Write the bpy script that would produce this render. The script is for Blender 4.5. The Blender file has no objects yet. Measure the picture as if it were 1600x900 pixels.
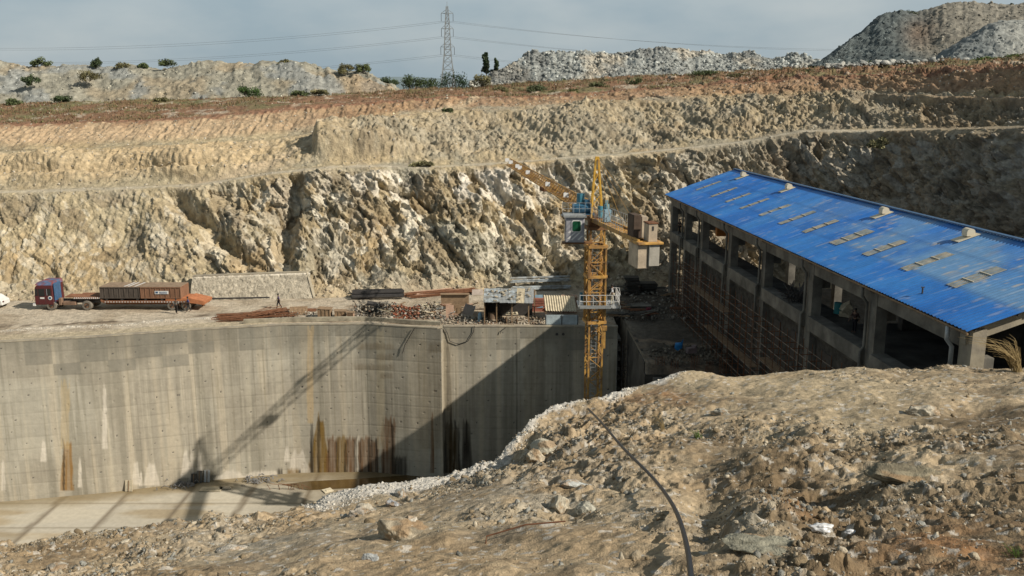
import bpy, bmesh, math, random
import numpy as np
from mathutils import Vector, Matrix
random.seed(7); rng = np.random.default_rng(11)
R = math.radians
scene = bpy.context.scene
COL = scene.collection
# ------------------------------------------------------------ camera, sky, sun, exposure
F = 1400.0                      # focal length in photo pixels (1600 wide)
PITCH = R(11.8); SP, CP = math.sin(PITCH), math.cos(PITCH)
cam = bpy.data.cameras.new('camera'); camo = bpy.data.objects.new('camera', cam); COL.objects.link(camo)
cam.sensor_width = 36; cam.lens = F/1600*36; cam.clip_start = 0.2; cam.clip_end = 20000
camo.location = (0, 0, 0); camo.rotation_euler = (R(90)-PITCH, 0, 0)
scene.camera = camo
SUN = Vector((2.2, -1.0, 1.7)).normalized()
w = bpy.data.worlds.new('World'); scene.world = w; w.use_nodes = True
nt = w.node_tree; nt.nodes.clear()
out = nt.nodes.new('ShaderNodeOutputWorld'); bg = nt.nodes.new('ShaderNodeBackground')
sky = nt.nodes.new('ShaderNodeTexSky'); sky.sky_type = 'NISHITA'; sky.sun_disc = False
sky.sun_elevation = math.asin(SUN.z); sky.sun_rotation = R(114.4); sky.dust_density = 3.0; sky.air_density = 1.2
tc = nt.nodes.new('ShaderNodeTexCoord'); mp = nt.nodes.new('ShaderNodeMapping')
mp.inputs['Scale'].default_value = (1, 1, 2.6)
nz = nt.nodes.new('ShaderNodeTexNoise'); nz.inputs['Scale'].default_value = 4.5; nz.inputs['Detail'].default_value = 5; nz.inputs['Roughness'].default_value = 0.5
rp = nt.nodes.new('ShaderNodeValToRGB')
rp.color_ramp.elements[0].position = 0.38; rp.color_ramp.elements[0].color = (3.15, 4.05, 4.65, 1)
rp.color_ramp.elements[1].position = 0.68; rp.color_ramp.elements[1].color = (4.75, 5.3, 5.5, 1)
mx = nt.nodes.new('ShaderNodeMixRGB'); mx.inputs[0].default_value = 0.86
bg.inputs['Strength'].default_value = 0.10
nt.links.new(tc.outputs['Generated'], mp.inputs[0]); nt.links.new(mp.outputs[0], nz.inputs['Vector'])
nt.links.new(nz.outputs['Fac'], rp.inputs[0]); nt.links.new(sky.outputs[0], mx.inputs[1]); nt.links.new(rp.outputs[0], mx.inputs[2])
# the unseen upper sky is dimmed towards the zenith to deepen the shadows
sz = nt.nodes.new('ShaderNodeSeparateXYZ'); nt.links.new(tc.outputs['Generated'], sz.inputs[0])
mz = nt.nodes.new('ShaderNodeMapRange'); mz.inputs['From Min'].default_value = .12; mz.inputs['From Max'].default_value = .65; mz.inputs['To Min'].default_value = 1.0; mz.inputs['To Max'].default_value = .48
nt.links.new(sz.outputs['Z'], mz.inputs[0]); sv = nt.nodes.new('ShaderNodeVectorMath'); sv.operation = 'SCALE'
nt.links.new(mx.outputs[0], sv.inputs[0]); nt.links.new(mz.outputs[0], sv.inputs['Scale']); nt.links.new(sv.outputs[0], bg.inputs[0]); nt.links.new(bg.outputs[0], out.inputs[0])
sl = bpy.data.lights.new('sun', 'SUN'); sl.energy = 5.0; sl.angle = R(0.55); sl.color = (1.0, 0.905, 0.775)
slo = bpy.data.objects.new('sun', sl); COL.objects.link(slo)
slo.rotation_euler = SUN.to_track_quat('Z', 'Y').to_euler()
vs = scene.view_settings; vs.view_transform = 'Standard'; vs.look = 'None'; vs.exposure = 0.08; vs.gamma = 1; vs.use_curve_mapping = False

# ------------------------------------------------------------ helpers: picking points, tagging, noise
def tandep(py):
    v = (450-py)/F
    return (SP - v*CP)/(CP + v*SP)
def at(px, py, Y):
    v = (450-py)/F; k = Y/(CP + v*SP)
    return Vector(((px-800)/F*k, Y, -Y*tandep(py)))
def atz(px, py, z):
    return at(px, py, -z/tandep(py))
def proj(X, Y, Z):
    fw = Y*CP - Z*SP; up = Y*SP + Z*CP
    return 800+F*X/fw, 450-F*up/fw
def tag(o, label=None, cat=None, group=None, kind=None):
    if label: o['label'] = label
    if cat: o['category'] = cat
    if group: o['group'] = group
    if kind: o['kind'] = kind
    return o
def empty(name, loc, rz=0, label=None, cat=None, group=None):
    o = bpy.data.objects.new(name, None); COL.objects.link(o); o.location = loc; o.rotation_euler = (0, 0, rz)
    o.empty_display_size = 0.3
    return tag(o, label, cat, group)
def copy_tree(o, parent=None):
    c = o.copy(); COL.objects.link(c); c.parent = parent
    for ch in list(o.children): copy_tree(ch, c)
    return c
def interp(x, xs, ys): return np.interp(x, xs, ys)
def h3(ix, iy, iz, s):
    n = (ix.astype(np.int64)*374761393 + iy.astype(np.int64)*668265263 + iz.astype(np.int64)*2147483647 + s*1274126177) & 0xffffffff
    n = ((n ^ (n >> 13))*1274126177) & 0xffffffff
    n = ((n ^ (n >> 16))*2246822519) & 0xffffffff
    n = n ^ (n >> 15)
    return (n & 0xffffff)/float(0x1000000)
def vnoise(p, s=0):
    i = np.floor(p).astype(np.int64); f = p-i; f = f*f*(3-2*f); r = 0
    for a in (0, 1):
        wx = f[..., 0] if a else 1-f[..., 0]
        for b in (0, 1):
            wy = f[..., 1] if b else 1-f[..., 1]
            for c in (0, 1):
                wz = f[..., 2] if c else 1-f[..., 2]
                r = r + wx*wy*wz*h3(i[..., 0]+a, i[..., 1]+b, i[..., 2]+c, s)
    return r*2-1
def fbm(p, s=0, o=4, g=0.5):
    r = 0; a = 1; t = 0
    for k in range(o):
        r = r + a*vnoise(p*(2.03**k)+17.3*k, s+k); t += a; a *= g
    return r/t
def facets(p, s=0):
    """blocky rock: each cell is its own tilted plane; returns value, cell random, edge distance"""
    i = np.floor(p).astype(np.int64); sh = p.shape[:-1]
    b1 = np.full(sh, 9.0); b2 = np.full(sh, 9.0); val = np.zeros(sh); rnd = np.zeros(sh)
    for a in (-1, 0, 1):
        for b in (-1, 0, 1):
            for c in (-1, 0, 1):
                x, y, z = i[..., 0]+a, i[..., 1]+b, i[..., 2]+c
                r1, r2, r3 = h3(x, y, z, s), h3(x, y, z, s+1), h3(x, y, z, s+2)
                dx, dy, dz = p[..., 0]-x-r1, p[..., 1]-y-r2, p[..., 2]-z-r3
                d = dx*dx+dy*dy+dz*dz
                r4 = h3(x, y, z, s+3); g1 = h3(y, z, x, s+4)*2-1; g2 = h3(z, x, y, s+5)*2-1; g3 = h3(x, z, y, s+6)*2-1
                v = (r4*2-1)*0.6 + (g1*dx+g2*dy+g3*dz)*1.3
                m = d < b1
                b2 = np.where(m, b1, np.minimum(b2, d))
                val = np.where(m, v, val); rnd = np.where(m, h3(z, y, x, s+7), rnd); b1 = np.where(m, d, b1)
    return val, rnd, np.sqrt(b2)-np.sqrt(b1)
def sstep(a, b, x):
    t = np.clip((x-a)/(b-a), 0, 1); return t*t*(3-2*t)
def lerp(a, b, t):
    t = np.asarray(t)
    if t.ndim and np.ndim(a) <= 1: a = np.broadcast_to(np.array(a, float), t.shape+(3,))
    if np.ndim(b) <= 1: b = np.array(b, float)
    return a + (b-a)*t[..., None]
def mesh_np(name, V, Fc, mat, parent=None, col=None, smooth=False):
    me = bpy.data.meshes.new(name)
    V = np.asarray(V, np.float32).reshape(-1, 3); Fc = np.asarray(Fc, np.int32); n = Fc.shape[1]
    me.vertices.add(len(V)); me.vertices.foreach_set('co', V.ravel())
    me.loops.add(Fc.size); me.loops.foreach_set('vertex_index', Fc.ravel())
    me.polygons.add(len(Fc)); me.polygons.foreach_set('loop_start', np.arange(len(Fc), dtype=np.int32)*n)
    me.polygons.foreach_set('loop_total', np.full(len(Fc), n, np.int32))
    if smooth: me.polygons.foreach_set('use_smooth', np.ones(len(Fc), bool))
    me.update(calc_edges=True)
    if col is not None:
        a = me.color_attributes.new('Col', 'FLOAT_COLOR', 'POINT')
        c = np.ones((len(V), 4), np.float32); c[:, :3] = np.clip(np.asarray(col).reshape(-1, 3), 0.004, 0.95); a.data.foreach_set('color', c.ravel())
    me.materials.append(mat)
    o = bpy.data.objects.new(name, me); COL.objects.link(o)
    if parent: o.parent = parent
    return o
def grid_faces(r, c):
    i = np.arange(r*c).reshape(r, c)
    return np.stack([i[:-1, :-1], i[:-1, 1:], i[1:, 1:], i[1:, :-1]], -1).reshape(-1, 4)
def grid_normals(P):
    a = np.gradient(P, axis=1); b = np.gradient(P, axis=0); n = np.cross(a, b)
    n /= np.linalg.norm(n, axis=-1, keepdims=True)+1e-9
    return n
# ------------------------------------------------------------ materials
MATS = {}
def mat(name, col=(.3, .3, .3), rough=.85, var=.25, scale=1.5, bump=.3, bscale=8, metal=0, attr=False, detail=6, dist=.05, aniso=None, col2=None):
    if name in MATS: return MATS[name]
    m = bpy.data.materials.new(name); m.use_nodes = True; n = m.node_tree; L = n.links
    b = n.nodes['Principled BSDF']; b.inputs['Roughness'].default_value = rough; b.inputs['Metallic'].default_value = metal
    if rough > .6: b.inputs['Specular IOR Level'].default_value = .25
    t = n.nodes.new('ShaderNodeTexCoord'); mpn = n.nodes.new('ShaderNodeMapping')
    if aniso: mpn.inputs['Scale'].default_value = aniso
    L.new(t.outputs['Object'], mpn.inputs[0])
    x = n.nodes.new('ShaderNodeTexNoise'); x.inputs['Scale'].default_value = scale; x.inputs['Detail'].default_value = detail; x.inputs['Roughness'].default_value = .65
    L.new(mpn.outputs[0], x.inputs['Vector'])
    mr = n.nodes.new('ShaderNodeMapRange'); mr.inputs['From Min'].default_value = .3; mr.inputs['From Max'].default_value = .7
    mr.inputs['To Min'].default_value = 1-var; mr.inputs['To Max'].default_value = 1+var
    L.new(x.outputs['Fac'], mr.inputs[0])
    if attr:
        src = n.nodes.new('ShaderNodeVertexColor'); src.layer_name = 'Col'; so = src.outputs['Color']
    elif col2:
        y = n.nodes.new('ShaderNodeTexNoise'); y.inputs['Scale'].default_value = scale*.6; y.inputs['Detail'].default_value = 4
        L.new(mpn.outputs[0], y.inputs['Vector'])
        cr = n.nodes.new('ShaderNodeValToRGB'); cr.color_ramp.elements[0].position = .42; cr.color_ramp.elements[1].position = .6
        cr.color_ramp.elements[0].color = (*col, 1); cr.color_ramp.elements[1].color = (*col2, 1)
        L.new(y.outputs['Fac'], cr.inputs[0]); so = cr.outputs[0]
    else:
        src = n.nodes.new('ShaderNodeRGB'); src.outputs[0].default_value = (*col, 1); so = src.outputs[0]
    vm = n.nodes.new('ShaderNodeVectorMath'); vm.operation = 'SCALE'
    L.new(so, vm.inputs[0]); L.new(mr.outputs[0], vm.inputs['Scale']); L.new(vm.outputs[0], b.inputs['Base Color'])
    if bump:
        z = n.nodes.new('ShaderNodeTexNoise'); z.inputs['Scale'].default_value = bscale; z.inputs['Detail'].default_value = 5
        L.new(mpn.outputs[0], z.inputs['Vector'])
        bp = n.nodes.new('ShaderNodeBump'); bp.inputs['Strength'].default_value = bump; bp.inputs['Distance'].default_value = dist
        L.new(z.outputs['Fac'], bp.inputs['Height']); L.new(bp.outputs[0], b.inputs['Normal'])
    MATS[name] = m
    return m
M_rock = mat('rock_face', attr=True, var=.34, scale=1.5, bump=.7, bscale=4.5, dist=.2, detail=9, rough=.95)
M_fore = mat('stony_soil', attr=True, var=.30, scale=9, bump=.7, bscale=30, dist=.045, detail=9, rough=.95)
M_conc = mat('wall_concrete', attr=True, var=.10, scale=2, bump=.15, bscale=6, rough=.85)
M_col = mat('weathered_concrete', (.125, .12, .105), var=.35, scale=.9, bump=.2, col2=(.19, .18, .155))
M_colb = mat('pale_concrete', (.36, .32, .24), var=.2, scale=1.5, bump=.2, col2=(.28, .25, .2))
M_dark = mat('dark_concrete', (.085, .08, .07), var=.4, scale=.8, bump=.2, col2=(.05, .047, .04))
M_yel = mat('crane_yellow_paint', (.50, .285, .07), rough=.6, var=.3, scale=2.5, bump=.1, col2=(.27, .15, .06))
M_yel2 = mat('crane_peak_yellow', (.62, .36, .05), rough=.5, var=.2, scale=2, bump=.05)
M_rust = mat('rusted_steel', (.16, .075, .04), rough=.85, var=.35, scale=4, bump=.2)
M_iron = mat('dark_steel', (.045, .042, .04), rough=.6, var=.3, scale=3, bump=.1)
M_galv = mat('galvanised_steel', (.38, .40, .40), rough=.45, var=.2, scale=3, metal=.3, bump=.05)
M_red = mat('dark_red_paint', (.085, .014, .016), rough=.5, var=.2, scale=2, bump=.05)
M_blue = mat('faded_blue_paint', (.04, .10, .20), rough=.5, var=.3, scale=3, bump=.05)
M_teal = mat('winch_teal_paint', (.05, .19, .26), rough=.45, var=.2, scale=3, bump=.05)
M_tyre = mat('dusty_tyre', (.17, .155, .13), rough=.95, var=.25, scale=3, bump=.2)
M_rim = mat('rust_wheel_rim', (.22, .13, .08), rough=.7, var=.2, bump=.05)
M_glass = mat('dark_glass', (.015, .018, .02), rough=.12, var=.1, bump=0)
M_green = mat('green_tinted_glass', (.01, .075, .035), rough=.15, var=.3, bump=0)
M_white = mat('white_paint', (.66, .66, .64), rough=.5, var=.12, scale=3, bump=.05)
M_grey = mat('grey_paint', (.33, .33, .36), rough=.55, var=.12, scale=3, bump=.05)
M_tin = mat('zinc_sheet', (.38, .43, .46), rough=.5, var=.35, scale=2.2, bump=.1, col2=(.24, .24, .22))
M_asb = mat('cement_sheet', (.50, .44, .32), rough=.9, var=.25, scale=2.2, bump=.1)
M_bsheet = mat('pale_blue_sheet', (.22, .34, .42), rough=.6, var=.2, scale=2, bump=.05)
M_ply = mat('formwork_ply', (.27, .19, .12), rough=.85, var=.3, scale=2, bump=.1)
M_plyp = mat('pink_ply', (.42, .28, .20), rough=.85, var=.25, scale=2, bump=.1)
M_wood = mat('old_timber', (.24, .165, .10), rough=.9, var=.35, scale=4, bump=.2)
M_box = mat('rusty_plate_brown', (.21, .115, .07), rough=.85, var=.3, scale=1.5, bump=.15, aniso=(4, 1, .6))
M_boxd = mat('dark_plate_grey', (.085, .07, .058), rough=.8, var=.4, scale=1.5, bump=.15, aniso=(4, 1, .6))
M_deck = mat('rust_red_deck', (.24, .115, .065), rough=.9, var=.35, scale=1.5, bump=.15)
M_hose = mat('black_rubber_hose', (.018, .018, .02), rough=.42, var=.25, scale=3, bump=.05)
M_tarp = mat('blue_tarpaulin', (.02, .20, .50), rough=.5, var=.3, scale=3, bump=.1)
M_cream = mat('cream_fibreglass', (.62, .56, .42), rough=.6, var=.1, bump=.05)
M_sky = mat('dusty_skylight_sheet', (.20, .23, .23), rough=.5, var=.4, scale=2.5, bump=.1, col2=(.30, .28, .23))
M_bark = mat('bark', (.12, .09, .065), var=.3, scale=5)
M_leaf = mat('foliage', attr=True, var=.3, scale=3, bump=0, rough=.7)
M_water = mat('muddy_water', (.10, .065, .025), rough=.12, var=.3, scale=.5, bump=.04, bscale=1)
M_skin = mat('skin', (.12, .065, .04), rough=.6, var=.1, bump=0)
M_hair = mat('black_hair', (.012, .01, .01), rough=.6, var=.1, bump=0)
M_plast = mat('clear_plastic', (.62, .64, .66), rough=.3, var=.2, scale=5, bump=.3)
def cloth(n, c): return mat('cloth_'+n, c, rough=.9, var=.15, scale=4, bump=.1)

class MB:
    def __init__(s): s.v = []; s.f = []
    def add(s, vs_, fs_):
        k = len(s.v); s.v += [tuple(q) for q in vs_]; s.f += [tuple(i+k for i in f) for f in fs_]; return s
    def box(s, c, d, rot=None):
        hx, hy, hz = d[0]/2, d[1]/2, d[2]/2; c = Vector(c)
        vs_ = [Vector((x*hx, y*hy, z*hz)) for z in (-1, 1) for y in (-1, 1) for x in (-1, 1)]
        if rot is not None:
            if not isinstance(rot, Matrix):
                from mathutils import Euler
                rot = Euler(rot).to_matrix()
            vs_ = [rot @ q for q in vs_]
        return s.add([q+c for q in vs_], [(0, 2, 3, 1), (4, 5, 7, 6), (0, 1, 5, 4), (2, 6, 7, 3), (0, 4, 6, 2), (1, 3, 7, 5)])
    def box2(s, a, b):
        return s.box([(a[i]+b[i])/2 for i in range(3)], [abs(b[i]-a[i]) for i in range(3)])
    def bar(s, a, b, w, h=None, n=4):
        a, b = Vector(a), Vector(b); d = b-a
        if d.length < 1e-6: return s
        d.normalize(); up = Vector((0, 0, 1)) if abs(d.z) < .95 else Vector((1, 0, 0))
        x = d.cross(up).normalized(); y = x.cross(d)
        h = h or w; ring = []
        for k in range(n):
            t = 2*math.pi*(k+.5)/n; q = math.sqrt(2)/2 if n == 4 else .5
            ring.append(x*math.cos(t)*w*q + y*math.sin(t)*h*q)
        vs_ = [a+r for r in ring]+[b+r for r in ring]
        fs_ = [(k, (k+1) % n, n+(k+1) % n, n+k) for k in range(n)]+[tuple(range(n))[::-1], tuple(range(n, 2*n))]
        return s.add(vs_, fs_)
    def tube(s, pts, r, n=8):
        pts = [Vector(p) for p in pts]; m = len(pts); k0 = len(s.v)
        prev = None
        for i, p in enumerate(pts):
            d = (pts[min(i+1, m-1)]-pts[max(i-1, 0)]).normalized()
            up = prev or (Vector((0, 0, 1)) if abs(d.z) < .9 else Vector((1, 0, 0)))
            x = d.cross(up).normalized(); y = x.cross(d); prev = y
            rr = r[i] if hasattr(r, '__len__') else r
            for k in range(n):
                t = 2*math.pi*k/n; s.v.append(tuple(p+x*math.cos(t)*rr+y*math.sin(t)*rr))
        for i in range(m-1):
            for k in range(n):
                s.f.append((k0+i*n+k, k0+i*n+(k+1) % n, k0+(i+1)*n+(k+1) % n, k0+(i+1)*n+k))
        s.f.append(tuple(k0+k for k in range(n))[::-1]); s.f.append(tuple(k0+(m-1)*n+k for k in range(n)))
        return s
    def corr(s, o, a, b, amp=.03, per=.15, th=.01):
        """corrugated sheet: origin o, a = direction across the ribs, b = along them"""
        o, a, b = Vector(o), Vector(a), Vector(b); nrm = a.cross(b).normalized(); n = max(4, int(a.length/per*4))
        for dz in (0, -th):
            k0 = len(s.v)
            for i in range(n+1):
                q = o+a*(i/n)+nrm*(amp*math.sin(i*math.pi/2)+dz); s.v.append(tuple(q)); s.v.append(tuple(q+b))
            for i in range(n):
                f = (k0+2*i, k0+2*i+2, k0+2*i+3, k0+2*i+1); s.f.append(f if dz == 0 else f[::-1])
        return s
    def build(s, name, m, parent=None, world=False, smooth=False, bevel=0):
        vv = s.v
        if world and parent: vv = [tuple(Vector(q)-parent.location) for q in vv]
        me = bpy.data.meshes.new(name); me.from_pydata(vv, [], s.f); me.materials.append(m)
        if smooth:
            for p in me.polygons: p.use_smooth = True
        me.update()
        o = bpy.data.objects.new(name, me); COL.objects.link(o)
        if parent: o.parent = parent
        if bevel:
            md = o.modifiers.new('b', 'BEVEL'); md.width = bevel; md.segments = 1; md.limit_method = 'ANGLE'
        return o
def centred(o):
    """move the origin of a one-mesh thing to the middle of its base"""
    me = o.data; n = len(me.vertices); a = np.empty(n*3, np.float32); me.vertices.foreach_get('co', a); a = a.reshape(-1, 3)
    lo, hi = a.min(0), a.max(0); c = np.array([(lo[0]+hi[0])/2, (lo[1]+hi[1])/2, lo[2]]); a -= c
    me.vertices.foreach_set('co', a.ravel()); me.update(); o.location = o.location+Vector(c.tolist()); return o
def rand_rock(sub=1, seed=0, squash=.75):
    bm = bmesh.new(); bmesh.ops.create_icosphere(bm, subdivisions=sub, radius=1)
    V = np.array([v.co[:] for v in bm.verts]); Fc = np.array([[v.index for v in f.verts] for f in bm.faces]); bm.free()
    r = np.random.default_rng(seed)
    for _ in range(12):       # chop with random planes: flat broken faces
        d = r.normal(size=3); d /= np.linalg.norm(d); h = r.uniform(.35, .8); q = V@d
        V = V - np.outer(np.maximum(q-h, 0), d)
    V = V*np.array([1, r.uniform(.6, 1), squash*r.uniform(.7, 1.1)])
    return V, Fc
ROCKS1 = [rand_rock(1, 100+k) for k in range(8)]
ROCKS2 = [rand_rock(2, 200+k) for k in range(6)]
def scatter_rocks(name, P, S, C, m, sub=1):
    """many stones as one mesh (rubble nobody could count)"""
    base = ROCKS1 if sub == 1 else ROCKS2; VV = []; FF = []; CC = []; k0 = 0
    n = len(P); A = rng.uniform(0, 6.28, (n, 3)); idx = rng.integers(0, len(base), n)
    for b, (V, Fc) in enumerate(base):
        sel = np.where(idx == b)[0]
        if not len(sel): continue
        a, t = A[sel, 0], A[sel, 1]*.12
        ca, sa, ct, st = np.cos(a), np.sin(a), np.cos(t), np.sin(t)
        x, y, z = V[:, 0][None], V[:, 1][None], V[:, 2][None]
        x1 = x*ca[:, None]-y*sa[:, None]; y1 = x*sa[:, None]+y*ca[:, None]
        y2 = y1*ct[:, None]-z*st[:, None]; z2 = y1*st[:, None]+z*ct[:, None]
        W = np.stack([x1, y2, z2], -1)*S[sel][:, None, None]+P[sel][:, None, :]
        nv = V.shape[0]
        VV.append(W.reshape(-1, 3)); FF.append((Fc[None]+(k0+np.arange(len(sel))*nv)[:, None, None]).reshape(-1, 3)); CC.append(np.repeat(C[sel], nv, 0)); k0 += nv*len(sel)
    return mesh_np(name, np.concatenate(VV), np.concatenate(FF), m, col=np.concatenate(CC))
# ------------------------------------------------------------ SETTING: quarry cliff and plateau
ROAD = -22.7; PIT = -39.0
XK = [-900, -600, -200, 0, 150, 300, 430, 520, 620, 700, 800, 900, 1000, 1150, 1250, 1370, 1480, 1600, 1750, 2000, 2400, 3000]
def line(Ys, ys=None, z=None):   # a contour of the land: distance per photo column, and either its picture row or its height
    return np.array(Ys, float), (np.array(ys, float) if ys is not None else None), z
#      -900 -600 -200   0  150  300  430  520  620  700  800  900 1000 1150 1250 1370 1480 1600 1750 2000 2400 3000
LY0 = [96,  98,  100, 101, 102, 103, 103, 103, 105, 107, 107, 108, 110, 112, 112, 106,  96,  84,  70,  56,  43,  30]
LY1 = [112, 112, 113, 114, 114, 114, 114, 115, 117, 118, 119, 120, 121, 122, 122, 117, 110, 100,  87,  70,  55,  40]
Ly1 = [305, 305, 305, 303, 298, 292, 273, 263, 262, 262, 257, 248, 241, 225, 207, 205, 204, 200, 198, 196, 190, 190]
LY2 = [126, 126, 127, 127, 128, 128, 130, 132, 135, 138, 139, 140, 140, 139, 137, 130, 120, 109,  97,  80,  64,  48]
Ly2 = [240, 240, 240, 238, 232, 226, 217, 204, 182, 173, 172, 165, 158, 152, 149, 148, 152, 152, 150, 150, 150, 150]
LY3 = [138, 138, 139, 139, 140, 140, 141, 143, 145, 148, 150, 151, 150, 148, 146, 138, 128, 116, 104,  88,  72,  56]
Ly3 = [196, 196, 194, 192, 190, 184, 171, 163, 157, 151, 152, 148, 141, 127, 120, 117, 110, 102,  95,  95,  95,  95]
LY4 = [165, 165, 165, 165, 165, 165, 165, 165, 166, 175, 180, 180, 178, 174, 172, 170, 166, 162, 155, 140, 120, 100]
Ly4 = [162, 162, 162, 161, 160, 156, 151, 148, 143, 139, 132, 126, 121, 115, 112, 106,  99,  92,  88,  85,  80,  80]
def lineY(xs, LY, Ly=None, z=None, dY=0, dz=0):
    Y = interp(xs, XK, LY)
    if Ly is not None:
        py = interp(xs, XK, Ly); Z = -Y*tandep(py)
    else:
        Z = np.full_like(Y, z); py = None
    # column position: X from the column's bearing (taken where the picture row is 300)
    k = Y/(CP + (450-(py if py is not None else 460))/F*SP)
    X = (xs-800)/F*k
    sc = (Y+dY)/Y
    return np.stack([X*sc, Y+dY, Z+dz], -1)
xs = np.concatenate([np.linspace(-900, -60, 90), np.linspace(-55, 1655, 1180), np.linspace(1670, 3000, 160)])
def wob(a, f, s):  # slow irregularity of a line
    return vnoise(np.stack([xs*f, xs*0+s*3.3, xs*0], -1), s)*a
ctrl = []; seg = []
def addl(P, n): ctrl.append(P); seg.append(n)
addl(lineY(xs, LY0, z=ROAD-.6, dY=-.6), 0)
A = lineY(xs, LY1, Ly1); B = lineY(xs, LY0, z=ROAD-.6)
Am = B*.5+A*.5; Am[:, 1] += wob(2.0, .011, 1)+1.0; Am[:, 2] += wob(1.2, .013, 2)+.9
addl(Am, 105); addl(A, 95)
A1 = lineY(xs, LY1, Ly1, dY=2.6, dz=.28); addl(A1, 9)
A2 = lineY(xs, LY2, Ly2); Bm = A1*.5+A2*.5; Bm[:, 1] += wob(1.5, .01, 3); Bm[:, 2] += wob(.6, .012, 4)
addl(Bm, 55); addl(A2, 55)
addl(lineY(xs, LY2, Ly2, dY=1.8, dz=.15), 6)
addl(lineY(xs, LY3, Ly3), 60)
addl(lineY(xs, LY3, Ly3, dY=2.0, dz=.25), 6)
addl(lineY(xs, LY4, Ly4, dY=-4), 40); addl(lineY(xs, LY4, Ly4), 10)
addl(lineY(xs, [y*1.35 for y in LY4], [min(165, y+8) for y in Ly4]), 12)
addl(lineY(xs, [y*2.2 for y in LY4], z=-3.0), 6)
rows = [ctrl[0][None]]; tv = [0.0]
for k in range(1, len(ctrl)):
    n = seg[k]; t = (np.arange(1, n+1)/n)
    rows.append(ctrl[k-1][None]*(1-t[:, None, None])+ctrl[k][None]*t[:, None, None]); tv += list(k-1+t)
P = np.concatenate(rows); tv = np.array(tv)[:, None]; nr, nc = P.shape[:2]
XX = np.broadcast_to(xs[None], (nr, nc)); TT = np.broadcast_to(tv, (nr, nc))
N = grid_normals(P); N *= np.sign(-(N[..., 1:2])+1e-9)*0+1
if N[50, 600, 1] > 0: N = -N
# smooth base normals
for _ in range(6): N[1:-1] = (N[:-2]+N[1:-1]+N[2:])/3
N /= np.linalg.norm(N, axis=-1, keepdims=True)+1e-9
# strata dipping down to the right: a sheared, rotated frame
Q = P.copy(); ang = R(52); q0 = P[..., 0]*math.cos(ang)-P[..., 2]*math.sin(ang); q1 = P[..., 0]*math.sin(ang)+P[..., 2]*math.cos(ang)
Q[..., 0] = q0*.42; Q[..., 2] = q1*1.0; Q[..., 1] = P[..., 1]*.6
wq = np.stack([fbm(P*.25, 60, 3), fbm(P*.25+9, 61, 3), fbm(P*.25+5, 62, 3)], -1)
Q = Q+wq*.38
f1, r1, e1 = facets(Q*.36, 1); f2, r2, e2 = facets(Q*.95+3, 20); f3, r3, e3 = facets(Q*2.3+7, 40)
f4, r4, e4 = facets(Q*5.2+11, 50); big = fbm(P*.09, 5, 3); med = fbm(P*.5, 9, 4); fine = fbm(P*2.2, 15, 3)
rill = 1-np.abs(vnoise(np.stack([P[..., 0]*1.1+fbm(P*.6, 71, 2)*.7, P[..., 1]*.12, P[..., 2]*.10], -1), 33))*2
rill2 = 1-np.abs(vnoise(np.stack([P[..., 0]*2.3+fbm(P*.8, 72, 2)*.7, P[..., 1]*.2, P[..., 2]*.18], -1), 34))*2
low = sstep(.05, .5, TT)*(1-sstep(1.85, 2.0, TT))            # the lower, blasted face
rocky = np.clip(low*(.30+.70*sstep(200, 480, XX)) + .15, 0, 1)
rocky = np.where(TT > 3, .06+.14*sstep(430, 600, XX)+.25*sstep(900, 1300, XX), rocky); rocky = rocky*np.where(TT < 2, 1-.45*np.exp(-((XX-150)/170)**2), 1)
midf = sstep(3.05, 3.4, TT)*(1-sstep(4.8, 5, TT)); upf = sstep(6.02, 6.3, TT)*(1-sstep(6.85, 7, TT))
plat = sstep(7, 8, TT)
flat = ((TT > 2.05) & (TT < 2.98))
d = big*1.6*(low+.6*midf) + (f1*(.55+.35*sstep(650, 850, XX))+f2*.46+f3*.28+f4*.11)*rocky + med*(.16*low+.55*midf+.25*upf+.12) + f3*.16*midf*sstep(430, 600, XX) + fine*(.14+.12*midf)
d += (1-rocky)*(rill*.20+rill2*.12)*(low*.8+midf*.8+upf*1.1)*(1-.75*sstep(600, 900, XX))
# deep gullies seen in the photo on the lower face
gw_ = vnoise(np.stack([TT*3.1, XX*0, XX*0+2.], -1), 66)*7
gA = XX-(262+(1.97-TT)*82)+gw_; d -= 1.5*np.exp(-(gA/15)**2)*low*sstep(.35, .7, TT); d += 1.0*np.exp(-((gA-34)/24)**2)*low*sstep(.3, .8, TT)
gB = XX-(462-(1.97-TT)*12)+gw_; d -= 2.0*np.exp(-(gB/15)**2)*low; d += 1.3*np.exp(-((gB-28)/20)**2)*low
gC = XX-(610+(1.97-TT)*70)+gw_*1.5; d -= 1.2*np.exp(-(gC/16)**2)*low; gD = XX-(730+(1.97-TT)*95)-gw_; d -= 1.4*np.exp(-(gD/16)**2)*low
d += 2.6*(sstep(486, 503, XX)-sstep(540, 760, XX))*sstep(3.2, 3.5, TT)*(1-sstep(4.3, 4.9, TT))
for gx, gw, gd in ((880, 40, 1.2),):
    sh = gx+(1-TT)*28; d -= gd*np.exp(-((XX-sh)/gw)**2)*low
# knoll standing out at photo column 500 beside the ramp
d += 1.0*np.exp(-((XX-560)/70)**2)*midf
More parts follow.
